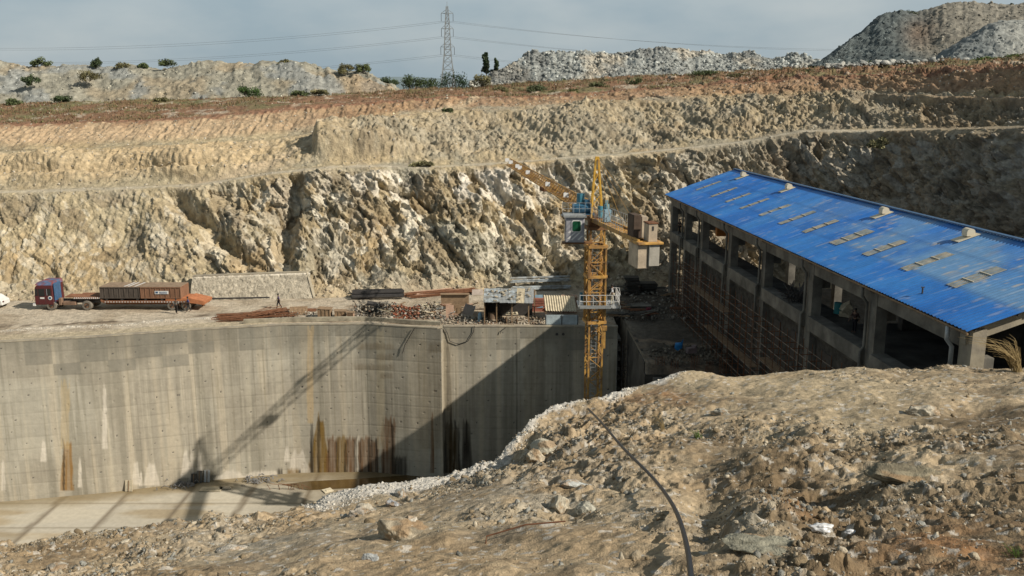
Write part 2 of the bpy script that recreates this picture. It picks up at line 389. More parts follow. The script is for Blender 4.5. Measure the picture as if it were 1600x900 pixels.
# a lower step and a dug terrace on the left slope
d += (1.0*np.exp(-((TT-3.35)/.22)**2)-1.1*np.exp(-((TT-3.75)/.16)**2)+.9*np.exp(-((TT-4.3)/.25)**2))*(1-sstep(330, 460, XX))*(.8+.5*vnoise(np.stack([XX*.012, XX*0, XX*0+4], -1), 77))
d += big*1.3*midf*sstep(430, 600, XX)
d *= np.where(flat, .12, 1); d *= np.where((TT > 5) & (TT < 6.0), .25, 1)
P2 = P + N*d[..., None]; P2[..., 2] += plat*fbm(P*.12, 80, 3)*.5 - plat*.0
P2[..., 2] += np.where(TT > 3, fbm(P*1.1, 81, 3)*.12, 0)
# colours
pn = P*np.array([1, 1, 1.0]); c_n = fbm(pn*.16, 90, 4)*1.6; c_m = fbm(pn*.6, 91, 4)*1.6; c_s = fbm(pn*2.5, 92, 3)*1.5
tan = np.array([.40, .335, .215]); orange = np.array([.37, .27, .145]); white = np.array([.60, .565, .47]); grey = np.array([.27, .262, .21]); brown = np.array([.17, .13, .08])
C = lerp(tan, orange, sstep(-.2, .7, c_n)*.6)
C = lerp(C, grey, sstep(-.15, .4, fbm(pn*.22, 93, 3)*1.6)*(.25+.55*sstep(300, 650, XX)))
C = lerp(C, white, sstep(.62, .80, r2)*low*(.35+.45*sstep(250, 600, XX))*sstep(-.5, .3, c_n))
C = C*(1+(.34*(r1-.5)+.36*(r2-.5))*np.clip(rocky, 0, 1))[..., None]
C = lerp(C, white, sstep(.80, .86, r3)*(.5*low+.35*midf)*.8)
C = lerp(C, brown, sstep(.70, .86, r1)*low*.55)
C = lerp(C, brown, sstep(.1, .7, c_m)*.50)
C = lerp(C, white, sstep(.15, .6, fbm(pn*np.array([.5, .5, .5])+40, 97, 4)*1.8)*low*.45*sstep(200, 500, XX))
# crack lines between blocks are darkened
C = C*(1-.30*(1-sstep(.0, .09, e2))*rocky)[..., None]
# big white boulders zone near columns 560-900 in the top of the lower face
zone = np.exp(-((XX-720)/190)**2)*sstep(1.25, 1.6, TT)*low
C = lerp(C, [.66, .62, .54], zone*sstep(.42, .55, r2)*.8)
# right hand side is greyer and darker
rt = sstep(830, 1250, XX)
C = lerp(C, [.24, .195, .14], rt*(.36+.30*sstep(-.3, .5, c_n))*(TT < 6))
C = lerp(C, [.13, .10, .07], sstep(1360, 1480, XX)*.35*(TT < 6))  # shade of the face turned from the sun, painted into the rock
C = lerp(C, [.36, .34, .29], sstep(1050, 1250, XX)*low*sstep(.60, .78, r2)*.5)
# middle face on the left: cut ochre soil
ml = (1-sstep(380, 560, XX))
C = lerp(C, [.45, .35, .215], (midf+upf)*ml*.7)
C = lerp(C, [.32, .275, .195], midf*sstep(430, 560, XX)*(1-rt)*.6)
sw = fbm(np.stack([q0*.18, P[..., 1]*.1, q1*1.6], -1), 98, 4)*1.7
C = lerp(C, [.17, .14, .095], midf*sstep(450, 560, XX)*sstep(.1, .6, sw)*.55); C = lerp(C, [.46, .41, .31], midf*sstep(450, 560, XX)*sstep(-.1, -.6, sw)*.4*(1-rt))
# top face: pink to red soil, redder towards the rim
redz = sstep(6.55, 6.95, TT)*(TT < 9)
C = lerp(C, [.42, .305, .20], upf*(.25+.35*ml))
C = lerp(C, [.28, .17, .10], upf*(1-ml)*.75)
C = lerp(C, [.30, .215, .13], upf*(1-ml)*sstep(-.1, .5, c_m)*.6)
C = lerp(C, [.21, .105, .065], sstep(6.80+c_m*.1, 6.93+c_m*.1, TT)*(TT < 7.6+.4*c_n)*.85)
C = lerp(C, [.20, .10, .055], upf*ml*sstep(.55, .95, rill)*sstep(6.45, 6.9, TT)*.6)
# rill shadows stay geometry; dry grass and bushes' litter on the plateau
pl = sstep(7.0, 7.8, TT)
C = lerp(C, lerp(np.array([.21, .125, .075]), np.array([.165, .145, .075]), sstep(-.1, .5, fbm(pn*.22, 95, 4)*1.6)), pl)
C = lerp(C, [.42, .36, .28], pl*sstep(.35, .7, fbm(pn*.45, 96, 3)*1.6)*.8)
C = lerp(C, [.13, .15, .06], sstep(8.6, 9.3, TT)*sstep(-.3, .4, c_m)*.7)
# trodden paths along the benches
path = np.exp(-((TT-2.45-.25*c_n)/(.34+.16*c_m))**2)
C = lerp(C, [.50, .45, .35], path*.8*(sstep(-.9, .1, c_m)*.5+.5)*(1-.75*sstep(1380, 1500, XX)))
# the ramp climbing from (430,270) to (760,150)
ramp_t = interp(XX, [300, 430, 520, 640, 720, 760], [2.6, 3.5, 4.6, 5.4, 6.2, 7.4])
C = lerp(C, [.47, .38, .26], np.exp(-((TT-ramp_t)/.28)**2)*((XX > 300) & (XX < 770))*.8)
C = lerp(C, [.34, .24, .15], np.exp(-((TT-5.5)/.5)**2)*(1-ml)*.5)
# rubble apron and dust at the foot
C = lerp(C, [.40, .33, .23], (1-sstep(.05, .35+.1*c_m, TT))*.6)
C = C*(1+.16*c_s+.10*fine)[..., None]
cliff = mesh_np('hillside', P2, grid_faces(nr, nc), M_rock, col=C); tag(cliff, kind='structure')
PC, CC_ = P2, C
# loose stones on the cliff, benches and the plateau
def sample(mask, n):
    idx = np.flatnonzero(mask.ravel()); return rng.choice(idx, n)
m1 = (TT > 1.9) & (XX > -150) & (XX < 1700) & (TT < 9.2)
i = sample(m1, 9000); S = .05+.30*rng.random(len(i))**4
scatter_cols = lerp(np.array([.34, .29, .21]), np.array([.56, .52, .44]), rng.random(len(i))**1.6)*(.65+.4*rng.random(len(i)))[:, None]
o = scatter_rocks('loose_rubble', PC.reshape(-1, 3)[i], S, scatter_cols, M_rock); tag(o, 'pale loose stones strewn over the quarry benches and faces', 'rubble', kind='stuff')
m0 = (TT > .02) & (TT < .28) & (XX > -150) & (XX < 1300)
i = sample(m0, 2200); S = .06+.40*rng.random(len(i))**5
sc_ = lerp(np.array([.28, .22, .15]), np.array([.50, .44, .34]), rng.random(len(i))**1.5)
o = scatter_rocks('loose_rubble', PC.reshape(-1, 3)[i], S, sc_, M_rock); tag(o, 'broken rocks lying along the foot of the quarry face', 'rubble', kind='stuff')

# ------------------------------------------------------------ spoil heaps on the skyline
def heap(name, xk, yb, Yb, yt, Yt, label, colf, n=260, rows_=46, rockn=900, rsz=.5, seed=0, jag=.5):
    x = np.linspace(xk[0], xk[-1], n)
    def ln(py, Y, dz=0):
        k = Y/(CP+(450-py)/F*SP); return np.stack([(x-800)/F*k, Y, -Y*tandep(py)+dz], -1)
    b = ln(interp(x, xk, yb), interp(x, xk, Yb), -.8); t = ln(interp(x, xk, yt), interp(x, xk, Yt)); bk = t.copy(); bk[:, 1] += 3.5
    zz = fbm(np.stack([x*.03, x*0, x*0+seed], -1), seed, 5, .62)*.9*jag
    t[:, 2] += zz; bk[:, 2] += zz
    e = b.copy(); e[:, 1] = bk[:, 1]+10; e[:, 2] = b[:, 2]
    PP = []; tt = []
    for a, c, m_, k in ((b, t, rows_, 0), (t, bk, 8, 1), (bk, e, 16, 2)):
        for q in range(m_):
            f = q/m_; PP.append(a*(1-f)+c*f); tt.append(k+f)
    PP.append(e); tt.append(3)
    PP = np.array(PP); tt = np.array(tt)[:, None]*np.ones((1, n))
    NN = grid_normals(PP)
    if NN[10, n//2, 1] > 0: NN = -NN
    for _ in range(8): NN[1:-1] = (NN[:-2]+NN[1:-1]+NN[2:])/3; NN[:, 1:-1] = (NN[:, :-2]+NN[:, 1:-1]+NN[:, 2:])/3
    Xg = np.broadcast_to(x[None], tt.shape)
    cones = vnoise(np.stack([Xg*.012, Xg*0, Xg*0+seed*1.7+tt*.35], -1), seed+5)*1.3+vnoise(np.stack([Xg*.03+tt*1.1, tt*.8, Xg*0+seed*1.7], -1), seed+6)*.35*sstep(0, .3, tt)
    ff, rr, ee = facets(PP*.9, seed+30)
    dd = cones*.8+fbm(PP*.35, seed+2, 4)*.55+ff*.25*sstep(0, .2, ee)+fbm(PP*1.8, seed+3, 3)*.22
    PP = PP+NN*dd[..., None]*sstep(0, .08, tt)[..., None]
    CCc = colf(PP, Xg, tt, rr)
    o = mesh_np(name, PP, grid_faces(*tt.shape), M_rock, col=CCc); tag(o, kind='structure')
    i = rng.choice(np.flatnonzero(((tt > .02) & (tt < 1.9)).ravel()), rockn); S = rsz*(.25+1.0*rng.random(rockn)**3)
    cb = CCc.reshape(-1, 3)[i]*(.6+1.3*rng.random(rockn)**1.5)[:, None]
    r_ = scatter_rocks('heap_rubble', PP.reshape(-1, 3)[i], S, cb, M_rock); tag(r_, label, 'rubble', kind='stuff')
    return PP, tt
def colL(PP, X, t, rr):
    n1 = fbm(PP*.13, 300, 3)*1.7; c = lerp(np.array([.27, .26, .21]), np.array([.29, .25, .18]), sstep(-.2, .5, n1))
    c = lerp(c, [.25, .265, .255], sstep(.1, .45, fbm(PP*.16+4, 301, 3)*1.7)*.8); c = lerp(c, [.34, .25, .155], sstep(520, 560, X)*.6*(t < .9))
    return c*(.8+.4*rr)[..., None]
heap('spoil_heap', [-800, -300, 0, 100, 300, 480, 560, 600, 660], [165, 165, 163, 163, 158, 150, 147, 144, 141], [164, 164, 162, 162, 162, 162, 162, 162, 162],
     [100, 98, 97, 106, 98, 98, 108, 124, 140], [178, 178, 178, 178, 178, 176, 174, 170, 165], 'pale stones covering the long beige spoil heap on the left skyline', colL, n=620, rockn=3200, rsz=.42, seed=3, jag=1.3)
def colM(PP, X, t, rr):
    n1 = fbm(PP*.15, 310, 3)*1.7; c = lerp(np.array([.27, .285, .27]), np.array([.34, .315, .26]), sstep(-.1, .5, n1))
    c = lerp(c, [.16, .17, .165], sstep(.1, .4, fbm(PP*.2+2, 311, 3)*1.7)*.75)
    return c*(.75+.5*rr)[..., None]
heap('spoil_heap', [735, 765, 800, 830, 900, 1000, 1060, 1100, 1180, 1290, 1400], [136, 136, 134, 132, 128, 121, 117, 115, 111, 108, 104], [176]*11,
     [134, 120, 95, 80, 86, 76, 80, 78, 83, 90, 96], [178, 182, 186, 190, 190, 190, 190, 190, 188, 184, 180], 'blue-grey boulders tumbled over the middle spoil heap on the skyline', colM, n=480, rockn=6000, rsz=.62, seed=13, jag=2.0)
def colR(PP, X, t, rr):
    n1 = fbm(PP*.12, 320, 3)*1.7
    c = lerp(np.array([.10, .12, .12]), np.array([.195, .185, .155]), sstep(1400, 1470, X+n1*30))  # darker tone paints in the shade on the left flank
    c = lerp(c, [.15, .11, .08], np.exp(-((X-1435)/26)**2-((t-.55)/.3)**2)*.8)
    return c*(.75+.5*rr)[..., None]
heap('spoil_heap', [1278, 1300, 1330, 1385, 1440, 1500, 1600, 1750, 2100], [104, 102, 101, 98, 95, 92, 88, 84, 80], [172, 172, 172, 170, 168, 166, 164, 160, 150],
     [102, 86, 60, 22, 18, 14, 10, 6, 10], [176, 180, 188, 198, 198, 198, 198, 195, 185], 'dark stones on the tall spoil heap at the right of the skyline', colR, n=420, rows_=80, rockn=4200, rsz=.45, seed=23, jag=1.5)
def colS(PP, X, t, rr): return lerp(np.array([.17, .19, .19]), np.array([.28, .29, .27]), sstep(1530, 1590, X))*(.85+.3*rr)[..., None]  # left side shade is put into the heap colour
heap('spoil_heap', [1480, 1520, 1560, 1600, 1700, 1800], [96, 94, 91, 89, 86, 84], [158, 157, 156, 155, 152, 150],
     [94, 66, 41, 35, 33, 80], [161, 165, 168, 169, 167, 156], 'grey stones at the foot of the small smooth heap at the right edge', colS, n=200, rockn=700, rsz=.4, seed=43, jag=.5)
# boulder field at the foot of the right heaps
i_ = rng.random(500); px_ = 1290+i_*330; py_ = interp(px_, [1290, 1600], [103, 90])+rng.normal(0, 1.5, 500)
BP = np.array([at(a, b, 158+rng.random()*6) for a, b in zip(px_, py_)]); 
o = scatter_rocks('heap_rubble', BP, .25+.8*rng.random(500)**3, lerp(np.array([.2, .21, .2]), np.array([.46, .46, .42]), rng.random(500)**1.5), M_rock, 2); tag(o, 'large pale boulders strewn at the foot of the right hand heaps', 'rubble', kind='stuff')

# far ground ring and a low distant hill
ang_ = np.linspace(0, 2*math.pi, 97); rad = np.array([235, 400, 900, 2500, 9000]); G = np.stack([np.outer(rad, np.cos(ang_)), np.outer(rad, np.sin(ang_)), np.full((5, 97), -3.2)], -1)
o = mesh_np('ground', G, grid_faces(5, 97), mat('scrub_ground', (.16, .15, .09), var=.4, scale=.02, bump=0, col2=(.24, .19, .11))); tag(o, kind='structure')
xh = np.linspace(-3000, 3000, 120); prof = 40+26*np.exp(-((xh+330)/260)**2)+vnoise(np.stack([xh*.004, xh*0, xh*0], -1), 7)*9
Hh = np.stack([np.stack([xh, xh*0+2300, xh*0-5], -1), np.stack([xh, xh*0+2500, prof], -1), np.stack([xh, xh*0+2900, xh*0-5], -1)])
o = mesh_np('hill', Hh, grid_faces(3, 120), mat('far_hill', (.17, .22, .24), var=.2, scale=.01, bump=0)); tag(o, kind='structure')  # bluish tint of the hill stands in for distant haze

# ------------------------------------------------------------ working bench (road), pit floor
WX = [-400, -200, 0, 150, 300, 450, 570, 690, 691, 965]; WPY = [548, 543, 535, 527, 516, 508, 507, 514, 511, 511]
def wall_pts():
    pts = [atz(a, b, ROAD) for a, b in zip(WX, WPY)]; return pts
WP = wall_pts(); wxs = [p.x for p in WP]; wys = [p.y for p in WP]
def wallY(X): return np.interp(X, wxs, wys)
XR = np.concatenate([np.linspace(-170, -62, 60), np.linspace(-61.5, 12, 500), np.linspace(12.2, 70, 180)])
def roadfront(X): return np.where(X < 10.9, wallY(X)+.35, np.where(X < 11.9, 95.5, 77.0))
nR = 111; t = np.r_[0, np.linspace(0, 1, nR-1)][:, None]
yf = roadfront(XR)[None]; yb = np.full_like(yf, 118.0)
RY = yf*(1-t)+yb*t; RX = np.broadcast_to(XR[None], RY.shape); RP = np.stack([RX, RY, np.full_like(RX, ROAD)], -1)
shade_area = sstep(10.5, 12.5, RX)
pxr, pyr = proj(RX, RY, RP[..., 2])
RP[..., 2] += fbm(RP*.35, 400, 3)*.10+fbm(RP*2, 401, 2)*.03 + shade_area*(fbm(RP*.6, 402, 3)*.5-.3) - shade_area*sstep(90, 77, RY)*1.2*sstep(12, 19, RX)
RP[0, :, 2] = np.where((XR > 10.9), PIT, RP[0, :, 2]-.6)
cr = lerp(np.array([.46, .40, .31]), np.array([.36, .30, .22]), sstep(-.2, .5, fbm(RP*.3, 403, 4)*1.6))
gra = sstep(yf+3.2, yf+2.2, RY)*(pxr < 420)
cr = lerp(cr, [.42, .36, .25], gra*.8)
cr = lerp(cr, [.62, .58, .50], np.exp(-((RY-yf-5.0)/.35)**2)*(pxr < 430)*sstep(-.3, .3, fbm(RP*2, 404, 2)*1.6)*.9)
cr = lerp(cr, [.13, .10, .07], np.exp(-((RY-yf-6.4)/.7)**2)*(pxr < 520)*.95*sstep(-.5, .2, fbm(RP*.9, 405, 2)*1.6))
tr = np.exp(-((np.mod(RY-90, 2.1)-1.0)/.25)**2)*(RY > 93)*(RY < 99); cr = lerp(cr, [.50, .44, .34], tr*.4)
cr = lerp(cr, [.06, .052, .042], sstep(9, 14, RX)*.9)  # shade of the yard darkened into the ground colour
cr = lerp(cr, [.26, .20, .14], sstep(430, 560, pxr)*(RY < yf+9)*sstep(-.2, .4, fbm(RP*.8, 406, 3)*1.6)*.8)
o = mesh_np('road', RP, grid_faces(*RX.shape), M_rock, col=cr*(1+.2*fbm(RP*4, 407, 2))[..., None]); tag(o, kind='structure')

xf = np.linspace(-150, 45, 500); yfl = np.linspace(36, 100, 260); FX, FY = np.meshgrid(xf, yfl); FP = np.stack([FX, FY, np.full_like(FX, PIT)], -1)
cf = lerp(np.array([.46, .425, .345]), np.array([.37, .31, .215]), sstep(-.1, .5, fbm(FP*np.array([.12, .5, 1]), 410, 4)*1.6))
cellx = np.floor((FX+45)/6.1); celly = np.floor((FY-72)/5.2)
cf = cf*(.86+.28*h3(cellx, celly, cellx*0, 5))[..., None]
cf = lerp(cf, [.47, .44, .37], sstep(.2, .7, fbm(FP*np.array([.1, .7, 1]), 411, 3)*1.8)*.7)
jx = np.abs(np.mod(FX+45+3.05+.12*vnoise(FP*.8, 9), 6.1)-3.05); jy = np.abs(np.mod(FY-72+2.6, 5.2)-2.6)
cf = lerp(cf, [.15, .12, .085], (1-sstep(.10, .42, jx))*.8); cf = lerp(cf, [.2, .17, .12], (1-sstep(.05, .22, jy))*.6)
cf = lerp(cf, [.21, .16, .08], sstep(3.5, .3, wallY(FX)-FY+1.5*fbm(FP*.3, 412, 3))*.75)
cf = lerp(cf, [.15, .115, .06], sstep(-30, -12, FX)*.7)
o = mesh_np('pit_floor', FP, grid_faces(*FX.shape), M_conc, col=cf); tag(o, kind='structure')
# shallow muddy water against the wall
wpts = [(440, 757), (480, 752), (560, 748), (640, 742), (740, 738), (800, 738), (900, 760), (700, 790), (620, 768), (560, 762), (480, 766)]
v = [atz(a, b, PIT+.02) for a, b in wpts]; v = [Vector((q.x, min(q.y, wallY(q.x)+.2), q.z)) for q in v]
me = MB(); me.add(v, [tuple(range(len(v)))[::-1]]); o = me.build('water', M_water); tag(o, kind='structure')

# ------------------------------------------------------------ retaining wall
xw = np.arange(-78, 10.86, .085); zw = np.arange(PIT-.3, ROAD+.001, .085); zw[-1] = ROAD
WXg, WZg = np.meshgrid(xw, zw); WYg = wallY(WXg); WPg = np.stack([WXg, WYg, WZg], -1)
px, py = proj(WXg, WYg, WZg)
ft = ROAD-WZg                                   # depth below the coping
nn = np.stack([WXg, WXg*0, WZg], -1)
lift = np.floor(ft/1.22); pan = np.floor((WXg+100)/3.66+.5*np.mod(lift, 2)*0)
base = lerp(np.array([.355, .325, .262]), np.array([.42, .395, .325]), sstep(-.3, .5, fbm(nn*.13, 500, 3)*1.7))
base = base*(.93+.13*h3(pan, lift, pan*0, 51))[..., None]
st = fbm(np.stack([WXg*1.5, WXg*0, WZg*.05], -1), 501, 3)*1.7; st2 = fbm(np.stack([WXg*5, WXg*0, WZg*.10+9], -1), 502, 3)*1.7
base = lerp(base, [.52, .46, .35], sstep(.15, .65, st)*.6); base = lerp(base, [.22, .205, .16], sstep(-.15, -.65, st)*.5)
base = lerp(base, [.50, .46, .36], sstep(.4, .85, st2)*.45*sstep(1, 5, ft)); base = lerp(base, [.2, .18, .13], sstep(-.4, -.9, st2)*.4)
st3 = vnoise(np.stack([WXg*11, WXg*0, WZg*.12+3], -1), 507); base = base*(1+.13*st3*sstep(-.5, .5, fbm(nn*.25, 508, 2)*1.6))[..., None]
base = lerp(base, [.155, .145, .115], sstep(3.2, .2, ft+1.6*fbm(nn*.35, 503, 3)*1.5)*.55)      # dark weathered top lift
base = lerp(base, [.20, .192, .16], (lift < 3)*(h3(np.floor((WXg+100)/2.4), lift, pan*0, 52) > .50+.14*lift)*.55)
jl = np.abs(np.mod(ft+.61, 1.22)-.61); jp = np.abs(np.mod(WXg+100+1.83, 3.66)-1.83)
base = base*(1-.15*(1-sstep(.02, .09, jl))*sstep(-.2, .5, fbm(nn*.5, 504, 2)*1.6))[..., None]
base = base*(1-.10*(1-sstep(.02, .10, jp))*sstep(-.2, .4, fbm(nn*.3, 505, 2)*1.6))[..., None]
hx = np.mod(WXg*1.0+lift*.6, 2.0)-1+.3*(h3(np.floor(WXg/2), lift, lift*0, 8)-.5); hz = np.mod(ft, 1.22)-.6
hole = (hx**2+hz**2) < .06**2
base = np.where((hole & (h3(np.floor((WXg+lift*.6)/2), lift, lift*0, 9) > .5))[..., None], .07, base)
def streak(x0, x1, y0, y1, col, k, sd=0, sharp=.25, taper=0.0):
    global base
    wid = (x1-x0)/2*1.3; cx = (x0+x1)/2; tt = np.clip((py-y0)/(y1-y0), 0, 1)
    jag = vnoise(np.stack([px*.45, px*0, py*.02], -1), sd)*.5*(y1-y0)*.25
    e = sstep(1.12, .80, np.abs(px-cx)/(wid*(1-taper*(1-tt))+.01)+.18*vnoise(np.stack([px*.1, px*0, py*.06], -1), sd+1))
    m = e*sstep(y0-2, y0+5, py+jag)*sstep(y1+3, y1, py)
    m = m*(.84+.30*vnoise(np.stack([px*.6, px*0, py*.03], -1), sd+2))
    base = lerp(base, col, np.clip(m*k, 0, 1))
ochre = [.20, .125, .035]; rustb = [.15, .075, .03]; drk = [.022, .017, .011]; pale = [.62, .57, .47]; wht = [.68, .63, .54]
streak(485, 515, 650, 750, ochre, 1.0, 1, taper=.8); streak(484, 490, 655, 750, drk, .9, 2, taper=.5); streak(496, 500, 652, 745, drk, .7, 70)
for k, (a, b, y0, c) in enumerate(((513, 528, 682, rustb), (528, 541, 682, ochre), (542, 556, 682, rustb), (556, 563, 681, pale), (563, 578, 682, rustb), (580, 590, 681, rustb), (598, 615, 655, rustb))):
    streak(a, b, y0, 744, c, .85, 3+k); streak(b-3, b, y0+4, 742, drk, .85, 20+k); streak(a, a+1.6, y0, 742, drk, .6, 29+k)
for k, (a, b, y0) in enumerate(((694, 708, 655), (708, 719, 660), (722, 736, 660), (673, 678, 650), (702, 706, 630))): streak(a, b, y0, 738, drk if k != 3 else rustb, .92, 40+k, taper=.4)
streak(699, 714, 665, 738, ochre, .25, 46); streak(616, 634, 712, 742, drk, .8, 47)
streak(97, 113, 690, 765, [.26, .14, .035], .9, 50, taper=.4); streak(96, 107, 600, 700, [.50, .38, .2], .5, 51); streak(98, 101, 690, 765, drk, .7, 52)
streak(481, 489, 510, 660, [.50, .38, .22], .7, 53); streak(590, 600, 510, 700, [.50, .43, .30], .55, 54); streak(660, 700, 540, 700, [.22, .17, .1], .3, 55)
streak(693, 703, 540, 640, [.10, .085, .06], .6, 59)
for k, (a, b, y0, y1) in enumerate(((207, 218, 722, 756), (218, 222, 735, 758), (226, 246, 724, 757), (284, 296, 706, 745), (296, 303, 706, 750), (445, 452, 696, 720), (452, 482, 705, 745), (345, 380, 734, 748), (385, 440, 734, 748), (2, 8, 715, 765), (64, 72, 690, 720), (122, 128, 718, 760), (308, 316, 706, 745), (160, 167, 600, 700))): streak(a, b, y0, y1, wht, .75, 60+k, taper=.55)
for k, (a, b) in enumerate(((434, 441), (452, 467), (467, 470))): streak(a, b, 732, 750, [drk, ochre, drk][k], .85, 80+k)
for k, (a, b, y0, y1) in enumerate(((565, 612, 535, 545), (590, 612, 552, 562), (560, 610, 568, 577), (596, 612, 582, 590), (672, 690, 534, 550))): streak(a, b, y0, y1, [.17, .135, .085], .55*1, 90+k)
streak(806, 808, 520, 700, drk, .5, 96); streak(823, 850, 520, 700, [.17, .15, .11], .35, 97); streak(690, 697, 520, 640, [.45, .4, .3], .6, 98)
wy2 = WYg + (hole*.06) + fbm(nn*.4, 510, 2)*.02 + (1-sstep(.0, .06, jl))*.02
WPg[..., 1] = wy2
root = empty('retaining_wall', (0, 88, PIT), 0, 'tall stained concrete retaining wall holding back the road above the pit', 'wall')
fr = mesh_np('wall_face', WPg-np.array([0, 88, PIT]), grid_faces(*WXg.shape), M_conc, root, col=base)
# return face at the right end and coping band
b = MB(); z0 = PIT-.3
b.add([(10.86, wallY(10.86), z0), (10.86, 97, z0), (10.86, 97, ROAD), (10.86, wallY(10.86), ROAD)], [(0, 1, 2, 3)])
b.build('end_face', M_col, root, world=True)
b = MB(); xx = np.linspace(-78, 10.86, 160)
for a, c in zip(xx[:-1], xx[1:]):
    y1, y2 = wallY(a), wallY(c)
    b.add([(a, y1-.03, ROAD-.02), (c, y2-.03, ROAD-.02), (c, y2+.5, ROAD-.02), (a, y1+.5, ROAD-.02), (a, y1-.03, ROAD+.10), (c, y2-.03, ROAD+.10), (c, y2+.5, ROAD+.10), (a, y1+.5, ROAD+.10)],
          [(0, 1, 5, 4), (4, 5, 6, 7), (2, 3, 7, 6)])
b.build('coping', M_colb, root, world=True)
# two drain holes at the right
b = MB()
for q in (870, 880):
    p = at(q, 522, 89.1); p.y = float(wallY(p.x)); b.bar((p.x, p.y-.03, p.z), (p.x, p.y+.2, p.z), .3, n=10)
b.build('drain_hole', M_iron, root, world=True)
# low parapet above the wall between columns 380 and 690
par = empty('parapet_wall', atz(540, 505, ROAD), 0, 'low stained concrete kerb wall on top of the tall retaining wall', 'wall')
b = MB(); pp = [atz(a, c, ROAD) for a, c in ((380, 506), (450, 503.5), (530, 502), (570, 502), (630, 506), (688, 510))]
for a, c in zip(pp[:-1], pp[1:]):
    h1 = .42; b.add([a+Vector((0, .1, 0)), c+Vector((0, .1, 0)), c+Vector((0, .45, 0)), a+Vector((0, .45, 0)), a+Vector((0, .1, h1)), c+Vector((0, .1, h1)), c+Vector((0, .45, h1)), a+Vector((0, .45, h1))], [(0, 1, 5, 4), (4, 5, 6, 7), (2, 3, 7, 6), (0, 4, 7, 3), (1, 2, 6, 5)])
b.build('kerb', mat('kerb_concrete', (.28, .25, .19), var=.35, scale=1.2, col2=(.36, .33, .25)), par, world=True)

# ------------------------------------------------------------ foreground bank
rimx = [-900, -300, 0, 120, 250, 400, 500, 650, 780, 800, 830, 860, 920, 960, 1000, 1060, 1200, 1330, 1450, 1540, 1600, 1750, 2000, 2400, 3200]
rimy = [925, 890, 850, 838, 820, 803, 790, 762, 738, 705, 672, 655, 636, 622, 614, 590, 581, 579, 579, 573, 568, 560, 550, 545, 540]
rimY = [23, 23, 24, 25, 26, 26.5, 27, 28, 29.5, 30.3, 31.5, 33, 34, 34.6, 35.2, 36, 37, 37, 36.5, 36.3, 36, 37, 40, 46, 60]
cp = [at(a, b, c) for a, b, c in zip(rimx, rimy, rimY)]
rU = [p.x/math.sqrt(p.y**2+36) for p in cp]; rYv = [p.y for p in cp]
ctl = list(cp)+[at(*q) for q in ((0, 900, 20), (300, 900, 15.5), (600, 900, 12.5), (900, 900, 11), (1200, 900, 10), (1600, 900, 9.5), (600, 835, 17), (350, 850, 20.5), (900, 765, 20), (900, 690, 27), (1000, 650, 30.5), (1200, 765, 16.5), (1200, 665, 25), (1500, 765, 15), (1500, 655, 24), (1100, 625, 31), (1350, 615, 29), (1600, 610, 28), (1560, 590, 32))]
ctl += [Vector(q) for q in ((0, 0, -1.75), (-10, -9, -2.2), (12, -9, -1.2), (-18, 3, -5.5), (15, 3, -2.4), (35, 18, -5), (50, 33, -7), (-30, 12, -11.5), (0, 5, -3.4))]
cxy = np.array([(p.x, p.y) for p in ctl]); cz = np.array([p.z for p in ctl])
def tps(d2): return np.where(d2 > 0, d2*np.log(d2+1e-12)*.5, 0)
n_ = len(cxy); K = tps(((cxy[:, None]-cxy[None])**2).sum(-1))+np.eye(n_)*2.0; Pm = np.c_[np.ones(n_), cxy]
Am_ = np.block([[K, Pm], [Pm.T, np.zeros((3, 3))]]); sol = np.linalg.solve(Am_, np.r_[cz, 0, 0, 0])
def base_h(X, Y):
    r = sol[n_]+sol[n_+1]*X+sol[n_+2]*Y
    for k in range(n_): r = r+sol[k]*tps((X-cxy[k, 0])**2+(Y-cxy[k, 1])**2)
    return r
U = np.concatenate([np.linspace(-1.3, -.62, 50), np.linspace(-.615, .63, 1150), np.linspace(.64, 1.6, 70)])
tn = np.concatenate([np.linspace(-10, 7.5, 40)]); tR = np.linspace(0, 1, 560)**.9
rY = np.interp(U, rU, rYv)
Yrow = [np.full_like(U, a) for a in tn]+[7.7+(rY-7.7)*a for a in tR]+[rY+a for a in (.12, .25, .4, .6, .9, 1.3, 1.9, 2.7, 3.8, 5.2, 7, 9, 12)]
BY = np.array(Yrow); BX = U[None]*np.sqrt(BY**2+36); over = np.maximum(BY-rY[None], 0)
Yc = np.minimum(BY, rY[None]); BZ = base_h(U[None]*np.sqrt(Yc**2+36), Yc)
BZ = np.maximum(BZ-over*2.4-.25*sstep(0, .5, over), PIT-2)
BP_ = np.stack([BX, BY, BZ], -1)
bpx, bpy_ = proj(BX, np.maximum(BY, 1), BZ)
def blob(cx, cy, rx, ry): return np.exp(-((bpx-cx)/rx)**2-((bpy_-cy)/ry)**2)
far = sstep(4, 9, BY)
q = BP_*np.array([1, 1, 1])
lum = fbm(q*.28, 600, 3)*.55+fbm(q*.9, 601, 3)*.22
rough_a = np.clip(.30+.9*fbm(q*.22, 602, 3)+.45*blob(1250, 780, 200, 80)+.35*blob(900, 720, 110, 60)+.3*blob(1500, 700, 120, 60)-.7*blob(700, 880, 260, 40)-.6*blob(1300, 620, 260, 40), .06, 1.0)
fA, rA, eA = facets(q*1.3+wq[0, 0]*0, 610); fB, rB, eB = facets(q*3.4, 620); fC, rC, eC = facets(q*7.5, 630)
dz = lum*.8+rough_a*(fA*.30*sstep(0, .30, eA)+fB*.15*sstep(0, .28, eB)+fC*.06*sstep(0, .3, eC)+fbm(q*1.6, 641, 3)*.10)+fbm(q*5, 640, 3)*.04
